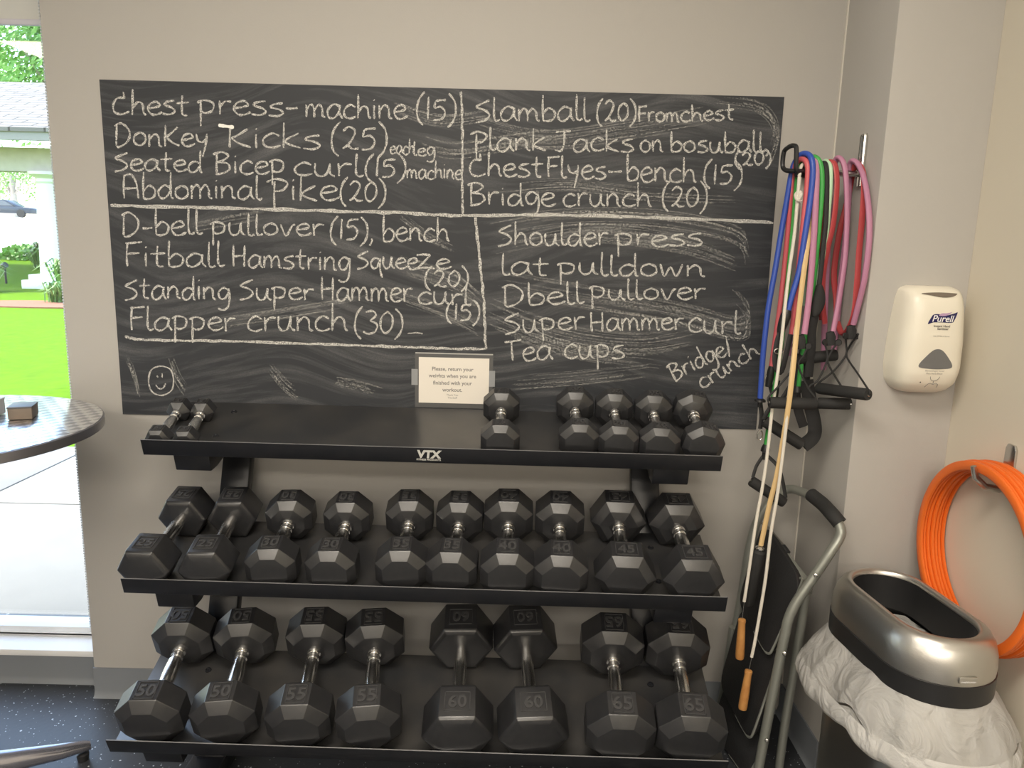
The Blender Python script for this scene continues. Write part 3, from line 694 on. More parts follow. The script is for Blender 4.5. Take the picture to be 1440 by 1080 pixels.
SPEC = [
 # shelf, kind, photo point where grip meets the back head, lower point of the grip, roll, label
 ('bottom','50',(250,911),(228,962),0,'leftmost rubber dumbbell on the bottom shelf, marked 50'),
 ('bottom','50',(338.7,914),(326,962),0,'second rubber dumbbell from the left on the bottom shelf, marked 50'),
 ('bottom','55',(440,915),(429,965),0,'third rubber dumbbell from the left on the bottom shelf, eight-sided'),
 ('bottom','55',(525.7,914),(521.7,965),0,'fourth rubber dumbbell from the left on the bottom shelf, eight-sided'),
 ('bottom','60',(648,911),(645.7,966),0,'left of two six-sided dumbbells marked 60 at the middle of the bottom shelf'),
 ('bottom','60',(740,911),(745,965),0,'right of two six-sided dumbbells marked 60 at the middle of the bottom shelf'),
 ('bottom','65',(863,924),(867.5,970),0,'big eight-sided dumbbell second from the right end of the bottom shelf'),
 ('bottom','65',(956,929),(963.7,975),0,'big eight-sided dumbbell at the right end of the bottom shelf'),
 ('middle','25',(252.5,725),(226,760),0,'leftmost six-sided dumbbell on the middle shelf, turned aslant, marked 25'),
 ('middle','25',(323.7,726),(305.5,760),0,'second dumbbell from the left on the middle shelf, six-sided with plain straight grip'),
 ('middle','30',(403.7,731),(393.7,757),0,'third dumbbell from the left on the middle shelf, eight-sided, marked 30'),
 ('middle','30',(485.5,732.5),(476.7,758.7),0,'fourth dumbbell from the left on the middle shelf, eight-sided'),
 ('middle','35',(574.4,731),(570,757.8),0,'fifth dumbbell from the left on the middle shelf, marked 35'),
 ('middle','35',(645,733),(641,757.8),0,'sixth dumbbell from the left on the middle shelf, left of the pair marked 40'),
 ('middle','40',(715,733),(714.4,756.7),0,'left one of the pair marked 40 on the middle shelf'),
 ('middle','40',(787.5,736),(788,760),0,'right one of the pair marked 40 on the middle shelf'),
 ('middle','45',(871,733.7),(874.5,761),0,'left one of the two wide dumbbells marked 45 on the middle shelf'),
 ('middle','45',(954.5,737.5),(962.5,763.7),0,'rightmost dumbbell on the middle shelf, marked 45'),
 ('top','5',(248.3,575.3),(229.9,599.6),0,'small dumbbell at the left end of the top shelf, outer one of two'),
 ('top','5',(281.9,576.7),(266.8,600.6),0,'small dumbbell near the left end of the top shelf, inner one of two'),
 ('top','15',(705,573),(704.4,590),0,'dumbbell standing alone in front of the white notice on the top shelf'),
 ('top','20',(809.4,572.5),(811.3,588),0,'first of the row of four dumbbells at the right of the top shelf, leftmost'),
 ('top','20',(864.5,575),(866.7,591),0,'second from the left of the four dumbbells at the right of the top shelf'),
 ('top','20',(920,577.5),(923,593),0,'third from the left of the four dumbbells at the right of the top shelf'),
 ('top','20',(975.5,578.7),(981,596),14,'rolled dumbbell at the far right end of the top shelf'),
]
def on_plane(px, O, n):
    v = FW + (px[0]-720)/F_PX*RT - (px[1]-540)/F_PX*UP
    return CAM + v*((O-CAM).dot(n)/v.dot(n))
built = {}
grp = {'top': 'dumbbells on the top shelf', 'middle': 'dumbbells on the middle shelf', 'bottom': 'dumbbells on the bottom shelf'}
for k, kd, pb, pf, roll, lab in SPEC:
    a, nn_, L_, g, c, straight = KIND[kd]
    O, u, n, dep = frame(k)
    hgt = a/2+(.016 if a > .11 else .013)
    B = on_plane(pb, O+n*hgt, n)-O; F = on_plane(pf, O+n*hgt, n)-O
    d = (B-F).normalized(); tot = 2*L_+g
    sB = B.dot(u); kq = d.dot(u)
    ext = abs(d.dot(AX))*a/2
    back = tot-L_
    start = B-d*back                                   # front face centre at grip height
    need = (.0045+ext)/1.0-start.dot(u)
    if need > 0: start = start+d*(need/kq)
    start = start-n*start.dot(n)
    x = d.cross(n)
    P = O+start+n*.0008
    mw = M(((x.x, d.x, n.x, P.x), (x.y, d.y, n.y, P.y), (x.z, d.z, n.z, P.z), (0, 0, 0, 1)))
    if roll:
        R = a/2/math.cos(PI/nn_); rr = R_(roll)
        low = R*math.cos(PI/nn_-abs(rr))
        mw = mw @ M.Translation((0, 0, low)) @ M.Rotation(rr, 4, 'Y') @ M.Translation((0, 0, -a/2))
    root = thing('dumbbell', 'black '+lab if lab.startswith('rubber') else lab, 'dumbbell', group=grp[k], mat=mw)
    if kd not in built:
        res = make_kind(kd); parts = []
        for nm in ('front', 'back'):
            hb, pm = res[nm]
            h = hb.build('head', m_rubber, root, world=False, bevel=.0014 if a > .08 else .0008, smooth=(12 if not KIND[kd][5] else 28))
            q = pm.build('weight_plate', m_digits, h, world=False, smooth=0)
            parts.append((h, [q]))
        hd = res['handle'].build('handle', m_chrome, root, world=False, smooth=25); hd['label'] = 'chrome handle'
        parts.append((hd, []))
        built[kd] = parts
    else:
        for h, qs in built[kd]:
            c_ = h.copy(); COL.objects.link(c_); c_.parent = root
            for q in qs:
                e = q.copy(); COL.objects.link(e); e.parent = c_
# ------------------------------------------------------------------ band hook on the side of the recess
def P3(l):
    out = []
    for x, y, d in l:
        q = at((x, y), d)
        if q.x > .8495: q = at_x((x, y), .8495)        # stay clear of the recess side
        out.append(q)
    return out
YA = -.185
hp0, hp1 = at_x((1217, 189), WX1-.006), at_x((1212.5, 250), WX1-.006)
za = at((1150, 243), YA).z
hook = thing('wall_hook', 'chrome wall hook whose black arm carries a bundle of exercise bands', 'hook', (WX1, YA, za))
hz0 = za-.03
mb = MB()
for dy in (-.0085, .0085): mb.tube([(WX1-.006, YA+dy, hz0), (WX1-.006, YA+dy, hp0.z-.006), (WX1-.006, YA+dy*.6, hp0.z)], .006, 10)
mb.box((WX1-.003, YA, (hz0+hp0.z)/2), (.005, .012, hp0.z-hz0-.02))
mb.build('wall_plate', m_silver, hook)
xe = at((1122, 243), YA).x
MB().tube([(WX1-.002, YA, za), (xe+.06, YA, za)], .0075, 12).build('steel_bar', m_silver, hook)
MB().tube([(WX1-.075, YA, za), (xe-.004, YA, za)], .0125, 14).build('rubber_sleeve', m_blkpl, hook)
lp = P3([(1131, 240, -.20), (1121, 240, -.212), (1119.5, 232, -.215), (1120, 213, -.215), (1119, 206, -.213), (1113, 205, -.20), (1105, 210, -.16), (1102, 216, -.152), (1100.5, 230, -.15), (1102, 237, -.155), (1108, 240, -.17), (1124, 240.5, -.19)])
MB().tube([V(q) for q in crom([tuple(q) for q in lp], 5)], .0058, 10).build('end_loop', m_blkpl, hook)

def atw(px, d):
    return P3([(px[0], px[1], d)])[0]
# ------------------------------------------------------------------ bands, tubes and ropes hanging on the hook
HG = 'exercise bands hanging on the wall hook'
def soft(l, k=7): return [V(q) for q in crom([tuple(q) for q in P3(l)], k)]
def band(name, label, cat='resistance band'):
    return thing(name, label, cat, (.75, YA, za+.012), HG)
m_blue = mat('blue_latex', (.035, .085, .42), .38)
m_red = mat('red_latex', (.46, .06, .065), .45)
m_green = mat('green_latex', (.05, .36, .07), .4)
m_lime = mat('pale_green_latex', (.24, .50, .20), .4)
m_mint = mat('mint_latex', (.50, .72, .50), .4)
m_mauve = mat('mauve_latex', (.47, .21, .33), .5)
m_pink = mat('coral_latex', (.62, .12, .14), .42)
m_cream = mat('cream_latex', (.66, .47, .23), .5)
m_rope = mat('white_rope', (.72, .68, .60), .8, bump=(400, .6))
def foam(root, a, b, r=.0145):
    a, b = V(a), V(b); L_ = (b-a).length
    h = MB().lathe([(0, r*.55), (0, r*.9), (.004, r), (L_-.004, r), (L_, r*.9), (L_, r*.55)], a, b-a, 18).build('grip', m_foam, root)
    ax = (b-a).normalized()
    for q, s in ((a, -1), (b, 1)): MB().lathe([(-.002, .0045), (.0025, .0045), (.003, .003)], q, ax*s, 10).build('end_cap', m_silver, h)
    return h
def strap(root, pts, r=.0042, k=6, flat=.35):
    return MB().tube([V(q) for q in crom([tuple(q) for q in pts], k)], r, 8, flat=flat).build('strap', m_web, root)
def carabiner(root, c, h=.03, w_=.012):
    c = V(c)
    pts = [c+V((w_/2*math.cos(t), 0, h/2*math.sin(t))) for t in [2*PI*i/16 for i in range(17)]]
    return MB().tube(pts, .0019, 7, cap=False).build('carabiner', m_silver, root)

# blue tube with clip ends
t = band('resistance_tube', 'long royal blue exercise tube with black clips at both ends')
MB().tube(soft([(1069, 560, -.17), (1071.5, 520, -.17), (1075, 480, -.17), (1081, 430, -.165), (1090, 380, -.16), (1099, 325, -.155), (1106, 285, -.155), (1114, 240, -.158), (1122, 222, -.17), (1131, 216, -.185), (1140, 221, -.205), (1143, 240, -.216), (1139.5, 280, -.22), (1132, 330, -.225), (1124, 380, -.228), (1114, 415, -.23), (1108, 437, -.23)]), .0072, 12).build('tube', m_blue, t)
q = atw((1069, 562), -.17)
MB().lathe([(.004, .006), (0, .014), (-.005, .015), (-.007, .006), (-.02, .005)], q, (0, 0, 1), 16).build('stopper', m_blkpl, t)
strap(t, [atw((1069, 566), -.17), atw((1071, 585), -.17), atw((1069, 603), -.17)], .006)
carabiner(t, atw((1068.5, 612), -.17), .026, .014)
q = atw((1107, 438), -.23)
MB().lathe([(.004, .009), (-.01, .013), (-.03, .0125), (-.05, .010), (-.062, .006)], q, (.25, 0, 1), 14).build('stopper', m_blkpl, t)
strap(t, [atw((1103, 455), -.232), atw((1093, 480), -.235), atw((1090, 510), -.24), atw((1099, 522), -.24), atw((1112, 470), -.238)], .007)
carabiner(t, atw((1095, 494), -.243), .014, .022)

# coral tube beside the blue one
t = band('resistance_tube', 'coral red exercise tube just inside the blue tube near the hook end')
MB().tube(soft([(1084, 520, -.15), (1092, 465, -.148), (1097, 430, -.146), (1102, 385, -.145), (1108, 325, -.15), (1112, 275, -.155), (1116, 240, -.16), (1122, 227, -.175), (1129, 224, -.19), (1135.5, 232, -.206), (1135, 260, -.21), (1131, 300, -.212), (1127, 340, -.214), (1122, 390, -.215), (1117, 440, -.215), (1112, 475, -.213)]), .0066, 12).build('tube', m_pink, t)
q = atw((1085, 518), -.15)
MB().lathe([(.006, .008), (-.02, .011), (-.05, .008)], q, (.1, 0, 1), 12).build('stopper', m_blkpl, t)
strap(t, [atw((1085, 520), -.15), atw((1083, 540), -.15), atw((1090, 560), -.15), atw((1094, 535), -.15)], .006)
carabiner(t, atw((1079, 533), -.15), .028, .010)

# green tube with a lower handle
t = band('resistance_tube', 'bright green exercise tube, pale at its tip, with a low black foam handle')
MB().tube(soft([(1077, 628, -.16), (1085, 575, -.158), (1092, 530, -.155), (1099, 480, -.152), (1106, 420, -.15), (1111, 360, -.15), (1115, 310, -.152), (1119, 265, -.158), (1126, 232, -.17), (1138, 222, -.185), (1149, 223, -.20), (1155, 238, -.21), (1155.5, 270, -.214), (1151.5, 320, -.216), (1147, 365, -.216), (1140, 430, -.21), (1130, 490, -.205), (1122, 545, -.2)]), .0066, 12).build('tube', m_green, t)
q = atw((1077, 629), -.16)
MB().lathe([(.008, .008), (-.004, .012), (-.012, .012), (-.014, .007), (-.034, .006)], q, (.1, 0, 1), 14).build('stopper', m_blkpl, t)
strap(t, [atw((1074, 640), -.16), atw((1064, 655), -.17), atw((1058.5, 672), -.18)], .0045)
strap(t, [atw((1078, 640), -.16), atw((1096, 660), -.18), atw((1105, 700), -.195)], .0055)
foam(t, atw((1056, 676), -.18), atw((1103, 707), -.195))
q = atw((1121, 546), -.2)
MB().lathe([(.006, .008), (-.006, .013), (-.010, .013), (-.012, .005), (-.03, .005)], q, (0, 0, 1), 14).build('stopper', m_blkpl, t)

# mint tube and black straps in the middle
t = band('resistance_tube', 'pale mint exercise tube in the middle of the bundle beside the black strap')
MB().tube(soft([(1131, 430, -.15), (1136, 360, -.15), (1143, 290, -.152), (1150, 245, -.158), (1157, 230, -.17), (1163, 227, -.185), (1167.5, 234, -.20), (1168, 255, -.207), (1165.5, 290, -.209), (1161, 340, -.208), (1152, 380, -.205), (1137, 425, -.2)]), .0062, 12).build('tube', m_mint, t)
t = band('hanging_strap', 'black webbing strap with a padded end hanging in the middle of the bundle', 'strap')
MB().tube(soft([(1140, 480, -.16), (1146, 400, -.155), (1148, 330, -.155), (1151, 270, -.158), (1155, 235, -.17), (1159, 228, -.185), (1162, 235, -.203), (1163, 260, -.213), (1161.5, 310, -.218), (1158, 345, -.22), (1155, 375, -.222), (1152, 400, -.224)]), .0062, 10, flat=.6).build('strap', m_web, t)
mb = MB(); secs = []
for x, y, ww in ((1152, 398, .006), (1153, 408, .012), (1152, 420, .017), (1150, 432, .017), (1147, 441, .012), (1144, 446, .006)):
    c = atw((x, y), -.226); secs.append([c+V((ww*math.cos(2*PI*k/14), .010*math.sin(2*PI*k/14), 0)) for k in range(14)])
mb.rings(secs).build('padded_end', m_foam, t, sub=1)
strap(t, [atw((1146, 442), -.226), atw((1142, 465), -.22), atw((1141, 490), -.215), atw((1137, 530), -.21)], .011, flat=.25)

# red flat bands
t = band('resistance_band', 'flat red band draped between the mint tube and the mauve tube')
MB().tube(soft([(1156, 450, -.15), (1157, 380, -.15), (1156, 320, -.152), (1157, 265, -.157), (1161, 233, -.17), (1167, 226, -.187), (1174, 231, -.204), (1177, 252, -.213), (1175.5, 285, -.216), (1171, 320, -.214), (1164, 350, -.209), (1158, 385, -.2), (1157, 420, -.195), (1160, 455, -.19)]), .0082, 10, flat=.45).build('band', m_red, t)
t = band('resistance_band', 'red looped band nearest the wall, hanging behind the mauve tubes')
MB().tube(soft([(1177, 452, -.15), (1176, 420, -.148), (1173, 395, -.146), (1174, 370, -.145), (1181, 325, -.148), (1190, 290, -.152), (1196, 258, -.158), (1201, 235, -.175), (1206, 229, -.19), (1213, 240, -.206), (1215, 265, -.211), (1212, 310, -.213), (1208, 355, -.213), (1205, 400, -.211), (1200, 445, -.206), (1186, 470, -.19), (1177, 452, -.15)]), .0080, 10, flat=.5).build('band', m_red, t)

# mauve tubes with long foam handles
def mauve(label, pts, con, ga, gb, sl, sr, yb):
    t = band('resistance_tube', label)
    MB().tube(soft(pts), .0078, 12, flat=.8).build('tube', m_mauve, t)
    c = atw(con, pts[-1][2])
    cn = MB().tube([c+V((-.006, 0, .022)), c+V((-.002, 0, .008)), c+V((0, 0, -.012))], [.010, .013, .011], 10, flat=.5).build('connector', m_web, t)
    for s in (-1, 1): MB().lathe([(-.003, .007), (0, .0085), (.003, .007)], c+V((s*.017, -.003, -.004)), (s*.3, 1, 0), 12).build('ring', m_blkpl, cn)
    strap(t, sl, .0026, flat=.8); strap(t, sr, .0026, flat=.8)
    foam(t, ga, gb)
mauve('mauve exercise tube whose long foam handle hangs lowest, nearest the chalkboard',
      [(1110, 500, -.15), (1118, 430, -.15), (1126, 350, -.152), (1133, 280, -.156), (1138, 240, -.165), (1143, 222, -.182), (1148, 228, -.203), (1148, 260, -.216), (1146, 310, -.226), (1142, 370, -.236), (1137, 425, -.243), (1131, 470, -.25)], (1127, 484),
      atw((1082, 566), -.275), atw((1147, 568), -.275),
      [atw((1116, 482), -.252), atw((1120, 500), -.255), atw((1118, 514), -.262), atw((1098, 540), -.268), atw((1081, 558), -.275), atw((1081, 566), -.276)],
      [atw((1138, 484), -.252), atw((1130, 500), -.255), atw((1123, 514), -.262), atw((1136, 545), -.268), atw((1147, 560), -.275), atw((1148, 568), -.276)], 0)
mauve('middle mauve exercise tube, its foam handle level with the lowest one',
      [(1158, 520, -.15), (1160, 440, -.15), (1164, 350, -.152), (1167, 280, -.157), (1171, 240, -.168), (1178, 222, -.185), (1187, 232, -.205), (1190.5, 265, -.215), (1191, 310, -.222), (1188, 365, -.228), (1180, 420, -.233), (1171.5, 466, -.237)], (1169, 479),
      atw((1150, 567), -.25), atw((1196, 568), -.25),
      [atw((1158, 478), -.238), atw((1163, 495), -.24), atw((1162, 510), -.243), atw((1150, 535), -.246), atw((1138, 545), -.25), atw((1149, 566), -.251)],
      [atw((1179, 480), -.238), atw((1166, 500), -.24), atw((1165, 512), -.243), atw((1181, 540), -.247), atw((1195, 560), -.25), atw((1197, 568), -.251)], 0)
mauve('mauve exercise tube nearest the wall plate, its tilted foam handle highest',
      [(1172, 500, -.15), (1180, 420, -.15), (1189, 340, -.152), (1193, 280, -.157), (1194, 240, -.168), (1199, 226, -.185), (1209, 235, -.205), (1217, 260, -.216), (1222, 300, -.224), (1222, 340, -.229), (1216, 390, -.233), (1208, 425, -.236), (1200, 456, -.238)], (1198, 470),
      atw((1151, 546), -.235), at_x((1221, 555), .845),
      [atw((1188, 468), -.238), atw((1190, 485), -.238), atw((1189, 500), -.238), atw((1172, 522), -.237), atw((1152, 538), -.236), atw((1150, 545), -.236)],
      [atw((1207, 470), -.238), atw((1194, 488), -.24), atw((1191, 502), -.241), atw((1206, 525), -.246), at_x((1222, 550), .846), at_x((1222, 556), .846)], 0)
t = band('padded_handle', 'thick black foam handle slung on a wide strap behind the long grips', 'handle')
foam(t, atw((1117, 506), -.2), atw((1176, 499), -.2), .015)
strap(t, [atw((1118, 505), -.2), atw((1119, 540), -.2), atw((1121, 570), -.2), atw((1130, 600), -.2)], .012, flat=.25)
strap(t, [atw((1128, 500), -.19), atw((1140, 400), -.185), atw((1150, 300), -.18), atw((1155, 240), -.178), atw((1157, 232), -.185)], .009, flat=.2)
t = band('padded_handle', 'short black foam handle on a wide strap hanging below the long grips', 'handle')
foam(t, atw((1075, 592), -.19), atw((1128, 626), -.215), .0155)
mb = MB(); a_, b_, c_, d_ = atw((1126, 626), -.20), atw((1146, 606), -.185), atw((1143, 575), -.18), atw((1128, 545), -.18)
strap(t, [atw((1129, 627), -.205), atw((1143, 615), -.195), atw((1146, 600), -.185), atw((1140, 570), -.182), atw((1134, 535), -.18)], .018, flat=.2)
strap(t, [atw((1074, 590), -.195), atw((1082, 575), -.195), atw((1100, 560), -.19), atw((1118, 530), -.18)], .006, flat=.4)
strap(t, [atw((1134, 535), -.18), atw((1142, 420), -.175), atw((1152, 300), -.17), atw((1158, 240), -.172), atw((1160, 231), -.185)], .009, flat=.2)

# cream tube with long black handle
t = band('resistance_tube', 'flat cream coloured tube hanging far down to a black foam handle')
MB().tube(soft([(1140, 300, -.2), (1136, 340, -.225), (1128, 400, -.24), (1121, 460, -.25), (1115, 520, -.285), (1109, 570, -.293), (1101, 620, -.285), (1092, 670, -.28), (1082, 710, -.275), (1070, 767, -.27)]), .0066, 10, flat=.6).build('tube', m_cream, t)
MB().tube(soft([(1140, 300, -.2), (1144, 262, -.205), (1147, 240, -.20), (1149, 229, -.187), (1148, 236, -.172), (1145, 270, -.16)]), .0055, 10, flat=.6).build('tube', m_cream, t)
q0, q1 = atw((1068, 773), -.27), atw((1050, 850), -.25)
MB().lathe([(0, .010), (.006, .0165), (.02, .0175), ((q1-q0).length-.01, .0185), ((q1-q0).length, .012)], q0, q1-q0, 16).build('grip', m_foam, t)
MB().lathe([(0, .006), (.004, .0115), (.007, .0115)], q0+(q0-q1).normalized()*.010, q1-q0, 14).build('collar', m_chrome, t)

# white jump rope with wooden handles
t = thing('jump_rope', 'white jump rope with two turned wooden handles hanging below the bands', 'jump rope', (.68, YA, za))
MB().tube(soft([(1124, 248, -.21), (1123, 262, -.213), (1121, 285, -.216), (1117, 330, -.22), (1110, 380, -.23), (1104, 430, -.24), (1099, 480, -.252), (1093, 530, -.262), (1086, 575, -.262), (1080, 630, -.265), (1073, 680, -.268), (1063, 735, -.27), (1055, 790, -.275), (1049, 830, -.28), (1046.5, 846, -.28)]), .0042, 8).build('rope', m_rope, t)
MB().tube(soft([(1120, 285, -.216), (1126, 275, -.222), (1124, 269, -.208), (1119, 274, -.208), (1121, 281, -.224), (1126, 283, -.216)]), .0042, 8).build('knot', m_rope, t)
MB().tube(soft([(1124, 248, -.21), (1126, 236, -.202), (1129, 232, -.186), (1130, 245, -.17), (1128, 290, -.165), (1122, 400, -.19), (1117, 480, -.23), (1112, 530, -.275), (1108, 570, -.29), (1103, 620, -.292), (1094, 690, -.293), (1084, 750, -.294), (1077, 810, -.295), (1069, 860, -.296), (1061, 905, -.297), (1057, 924, -.297)]), .0042, 8).build('rope', m_rope, t)
def rope_handle(a, b, w0):
    a, b = V(a), V(b); L_ = (b-a).length
    MB().lathe([(0, .005), (.002, .0095), (.007, .0105), (.013, .0092), (.03, .0098), (L_*.6, .0112), (L_-.008, .0118), (L_-.001, .0105), (L_, .006)], a, b-a, 20).build('wooden_handle', m_wood, t)
    MB().tube([w0, a+(b-a)*.03], .0012, 6).build('wire', m_silver, t)
rope_handle(atw((1043.5, 870), -.282), atw((1040, 926), -.283), atw((1046.5, 846), -.28))
rope_handle(atw((1053, 942), -.298), atw((1044, 997), -.30), atw((1057, 924), -.297))

# ------------------------------------------------------------------ hand sanitizer dispenser
DY = YJ-.0006
d0, d1 = at((1236, 540), YJ), at((1343, 412), YJ-.02)
dxc, dz0, dz1 = 1.001, 1.077, 1.333
disp = thing('sanitizer_dispenser', 'cream plastic hand sanitizer dispenser mounted on the wall column', 'dispenser', (dxc, DY, dz0))
def dsec(f):
    """half width and depth of the housing at height fraction f"""
    W_ = [(0, .050), (.03, .066), (.10, .080), (.25, .0865), (.5, .0845), (.75, .0795), (.9, .0745), (.96, .070), (.985, .062), (1, .050)]
    D_ = [(0, .045), (.03, .066), (.10, .086), (.2, .096), (.5, .098), (.8, .092), (.9, .084), (.95, .072), (.985, .055), (1, .04)]
    def ip(T):
        for (a, u), (b, v) in zip(T, T[1:]):
            if f <= b: return u+(v-u)*(f-a)/(b-a)
        return T[-1][1]
    return ip(W_)*.94, ip(D_)*.88
def dfront(x, z):
    w_, d_ = dsec((z-dz0)/(dz1-dz0)); q = min(1, abs(x-dxc)/w_)
    return DY-d_*(1-q**3.6)**(1/3.6)
mb = MB(); rs = []
N_ = 36
for i in range(33):
    f = i/32; f = .5-.5*math.cos(PI*f); w_, d_ = dsec(f); r = []
    for k in range(N_+1):
        a = PI*k/N_; cx_, sy_ = math.cos(a), math.sin(a); e = 2/3.6
        r.append((dxc-w_*math.copysign(abs(cx_)**e, cx_), DY-d_*abs(sy_)**e, dz0+(dz1-dz0)*f))
    rs.append(r)
hs = mb.rings(rs).build('housing', m_disp, disp, smooth=50)
def decal(name, polys, mt, off=.0006, parent=disp):
    """flat print following the housing front; polys in (x, z) metres from the housing centre line and base"""
    mb = MB()
    for p in polys:
        c = (sum(q[0] for q in p)/len(p), sum(q[1] for q in p)/len(p))
        g = lambda q: (dxc+q[0], dfront(dxc+q[0], dz0+q[1])-off, dz0+q[1])
        n = len(p); vs = [g(c)]; fs = []
        for s in (.5, 1): vs += [g((c[0]+(q[0]-c[0])*s, c[1]+(q[1]-c[1])*s)) for q in p]
        for k in range(n):
            j = (k+1) % n; fs += [(0, 1+k, 1+j), (1+k, 1+n+k, 1+n+j, 1+j)]
        mb.add(vs, fs)
    return mb.build(name, mt, parent, smooth=60)
def dtext(name, items, mt, off=.0009, **k):
    mb = MB()
    for s, size, x, z in items:
        vs, fs = text_geo(s, size, **k)
        mb.add([(dxc+x+q.x, dfront(dxc+x+q.x, dz0+z+q.y)-off, dz0+z+q.y) for q in vs], fs)
    return mb.build(name, mt, disp, smooth=0)
m_navy = mat('navy_print', (.012, .010, .09), .5); m_lilac = mat('lilac_print', (.50, .33, .50), .5)
m_win = mat('smoked_window', (.16, .16, .16), .12); m_wht = mat('white_print', (.85, .84, .84), .5)
tri = crom([(.0, .112), (.014, .107), (.032, .088), (.0415, .074), (.038, .067), (.015, .0645), (0, .064), (-.015, .0645), (-.038, .067), (-.0415, .074), (-.032, .088), (-.014, .107)], 4, True)
decal('viewing_window', [[(q[0]*.95+.001, q[1]) for q in tri]], m_win)
slot = crom([(-.042, .239), (-.02, .2355), (.004, .232), (.028, .234), (.043, .2405), (.03, .242), (.0, .243), (-.03, .2415)], 3, True)
decal('top_slot', [slot], mat('slot_shade', (.17, .14, .11), .3), .0012)
LX, LZ = .005, .183
decal('logo', [[(LX+x, LZ+z) for x, z in crom([(-.034, -.013), (-.027, .003), (-.022, .0095), (-.010, .0105), (.004, .0075), (.016, .010), (.031, .0145), (.0345, .0155), (.031, .004), (.027, -.004), (.022, -.009), (-.004, -.0085), (-.022, -.009)], 3, True)]], m_navy)
decal('logo', [[(LX+x, LZ+z) for x, z in crom([(-.010, .0075), (-.004, .0125), (.008, .013), (.020, .0155), (.012, .0095), (.004, .0065), (-.006, .0065)], 3, True)]], m_lilac, .0009)
dtext('logo_text', [('Purell', .0215, LX-.001, LZ-.0070)], m_wht, .0012, bold=.012, shear=.25)
for q in (('Instant Hand', .0075, LX-.001, LZ-.0195), ('Sanitizer', .0078, LX+.002, LZ-.026)): dtext('small_print', [q], m_black, bold=.01)
for q in (('Kills 99.99% of Germs', .0042, LX, LZ-.042), ('Dermatologist Tested', .0050, LX-.005, .0585), ('Place Hands Below', .0050, LX-.005, .052)): dtext('small_print', [q], m_grey)
mb = MB()
def outline(pts, w_=.0010):
    for (x0, z0), (x1, z1) in zip(pts, pts[1:]):
        a, c = V((dxc+x0, dfront(dxc+x0, dz0+z0)-.0006, dz0+z0)), V((dxc+x1, dfront(dxc+x1, dz0+z1)-.0006, dz0+z1))
        if (c-a).length > 1e-6: mb.tube([a, c], w_*.5, 5)
outline([(.004+.011*math.cos(t), .046+.011*math.sin(t)) for t in [-PI+PI*i/8 for i in range(9)]])
outline([(.004, .035), (.004, .028)])
outline(crom([(-.010, .018), (-.008, .026), (-.002, .029), (.004, .026), (.010, .029), (.016, .026), (.018, .018)], 3))
mb.build('hand_symbol', m_grey, disp, smooth=0)
MB().lathe([(0, .0016), (.0012, .0012)], (dxc-.026, dfront(dxc-.026, dz0+.031)+.0004, dz0+.031), (0, -1, 0), 10).build('sensor_dot', m_black, disp)

# ------------------------------------------------------------------ orange rings on a wall hook
RX, RYC, RZC, RR = WX2, -.522, .742, .216
kh = thing('wall_hook', 'small steel hook on the right wall holding orange rings', 'hook', (RX, RYC, RZC+RR))
hz = RZC+RR-.011
mb = MB(); rs = []
for z, w_ in ((-.05, .010), (-.045, .016), (.0, .018), (.045, .017), (.055, .011)):
    rs.append([(RX-.0005-(.006 if s in (1, 2) else 0), RYC+(w_ if s in (0, 1) else -w_), hz+z) for s in range(4)])
mb.rings(rs).build('wall_plate', m_silver, kh, bevel=.0015)
MB().tube([(RX-.004, RYC, hz-.035), (RX-.02, RYC, hz-.047), (RX-.05, RYC, hz-.042), (RX-.075, RYC, hz-.02), (RX-.082, RYC, hz+.004)], [.008, .0085, .008, .0075, .006], 10, flat=1).build('prong', m_silver, kh)
m_orange = mat('orange_plastic', (.80, .155, .018), .42, bump=(120, .15))
RG = 'orange agility rings on the wall hook'
NR = 7
for i in range(NR):
    x = RX-.0085-.0092*i; jz = .002*math.sin(i*2.1); ry = RYC+.003*math.sin(i*1.7)
    mb = MB(); rs = []
    for k in range(72):
        a = 2*PI*k/72; cy_, cz_ = math.cos(a), math.sin(a)
        rs.append([(x+dx, ry+cy_*(RR+dr-.012), RZC+jz+cz_*(RR+dr-.012)) for dx, dr in ((-.0040, -.008), (-.0040, .008), (-.002, .0105), (.002, .0105), (.0040, .008), (.0040, -.008), (.002, -.0105), (-.002, -.0105))])
    rs.append(rs[0]); mb.rings(rs, True, False)
    o = mb.build('agility_ring', m_orange, None, smooth=50)
    tag(o, ('outermost orange plastic ring, facing the room, on the right wall hook' if i == NR-1 else
            'innermost orange plastic ring, flat against the right wall' if i == 0 else 'orange plastic ring inside the stack hanging on the right wall hook'), 'ring', RG)

# ------------------------------------------------------------------ folded step stool
st = thing('step_stool', 'folded grey tube step stool with black steps leaning in the wall corner', 'step stool', (.70, -.2, 0))
hoop = P3([(1044, 1120, -.33+.0, ), (1066, 1085, -.335), (1080, 1010, -.34), (1096, 930, -.345), (1104, 892, -.347), (1109, 870, -.347), (1121, 845, -.345), (1146, 809, -.342), (1168, 776, -.34), (1180, 757, -.335), (1182, 743, -.328), (1171, 724, -.30), (1150, 703, -.22), (1128, 692, -.14), (1114, 688, -.10), (1100, 691, -.085), (1082, 706, -.075), (1064, 735, -.07), (1053, 775, -.068), (1046, 820, -.067), (1036, 875, -.066), (1016, 980, -.064)])
hoop = hoop[1:]
fr = hoop[0]; fr2 = fr+(fr-hoop[1])*(fr.z-.002)/(hoop[1].z-fr.z) if fr.z > .004 else fr
hl = hoop[-1]; hl2 = hl+(hl-hoop[-2])*((hl.z-.014)/(hoop[-2].z-hl.z))
pts = [V(q) for q in crom([tuple(q) for q in hoop], 5)]
if fr.z > .004: pts = [fr2]+pts
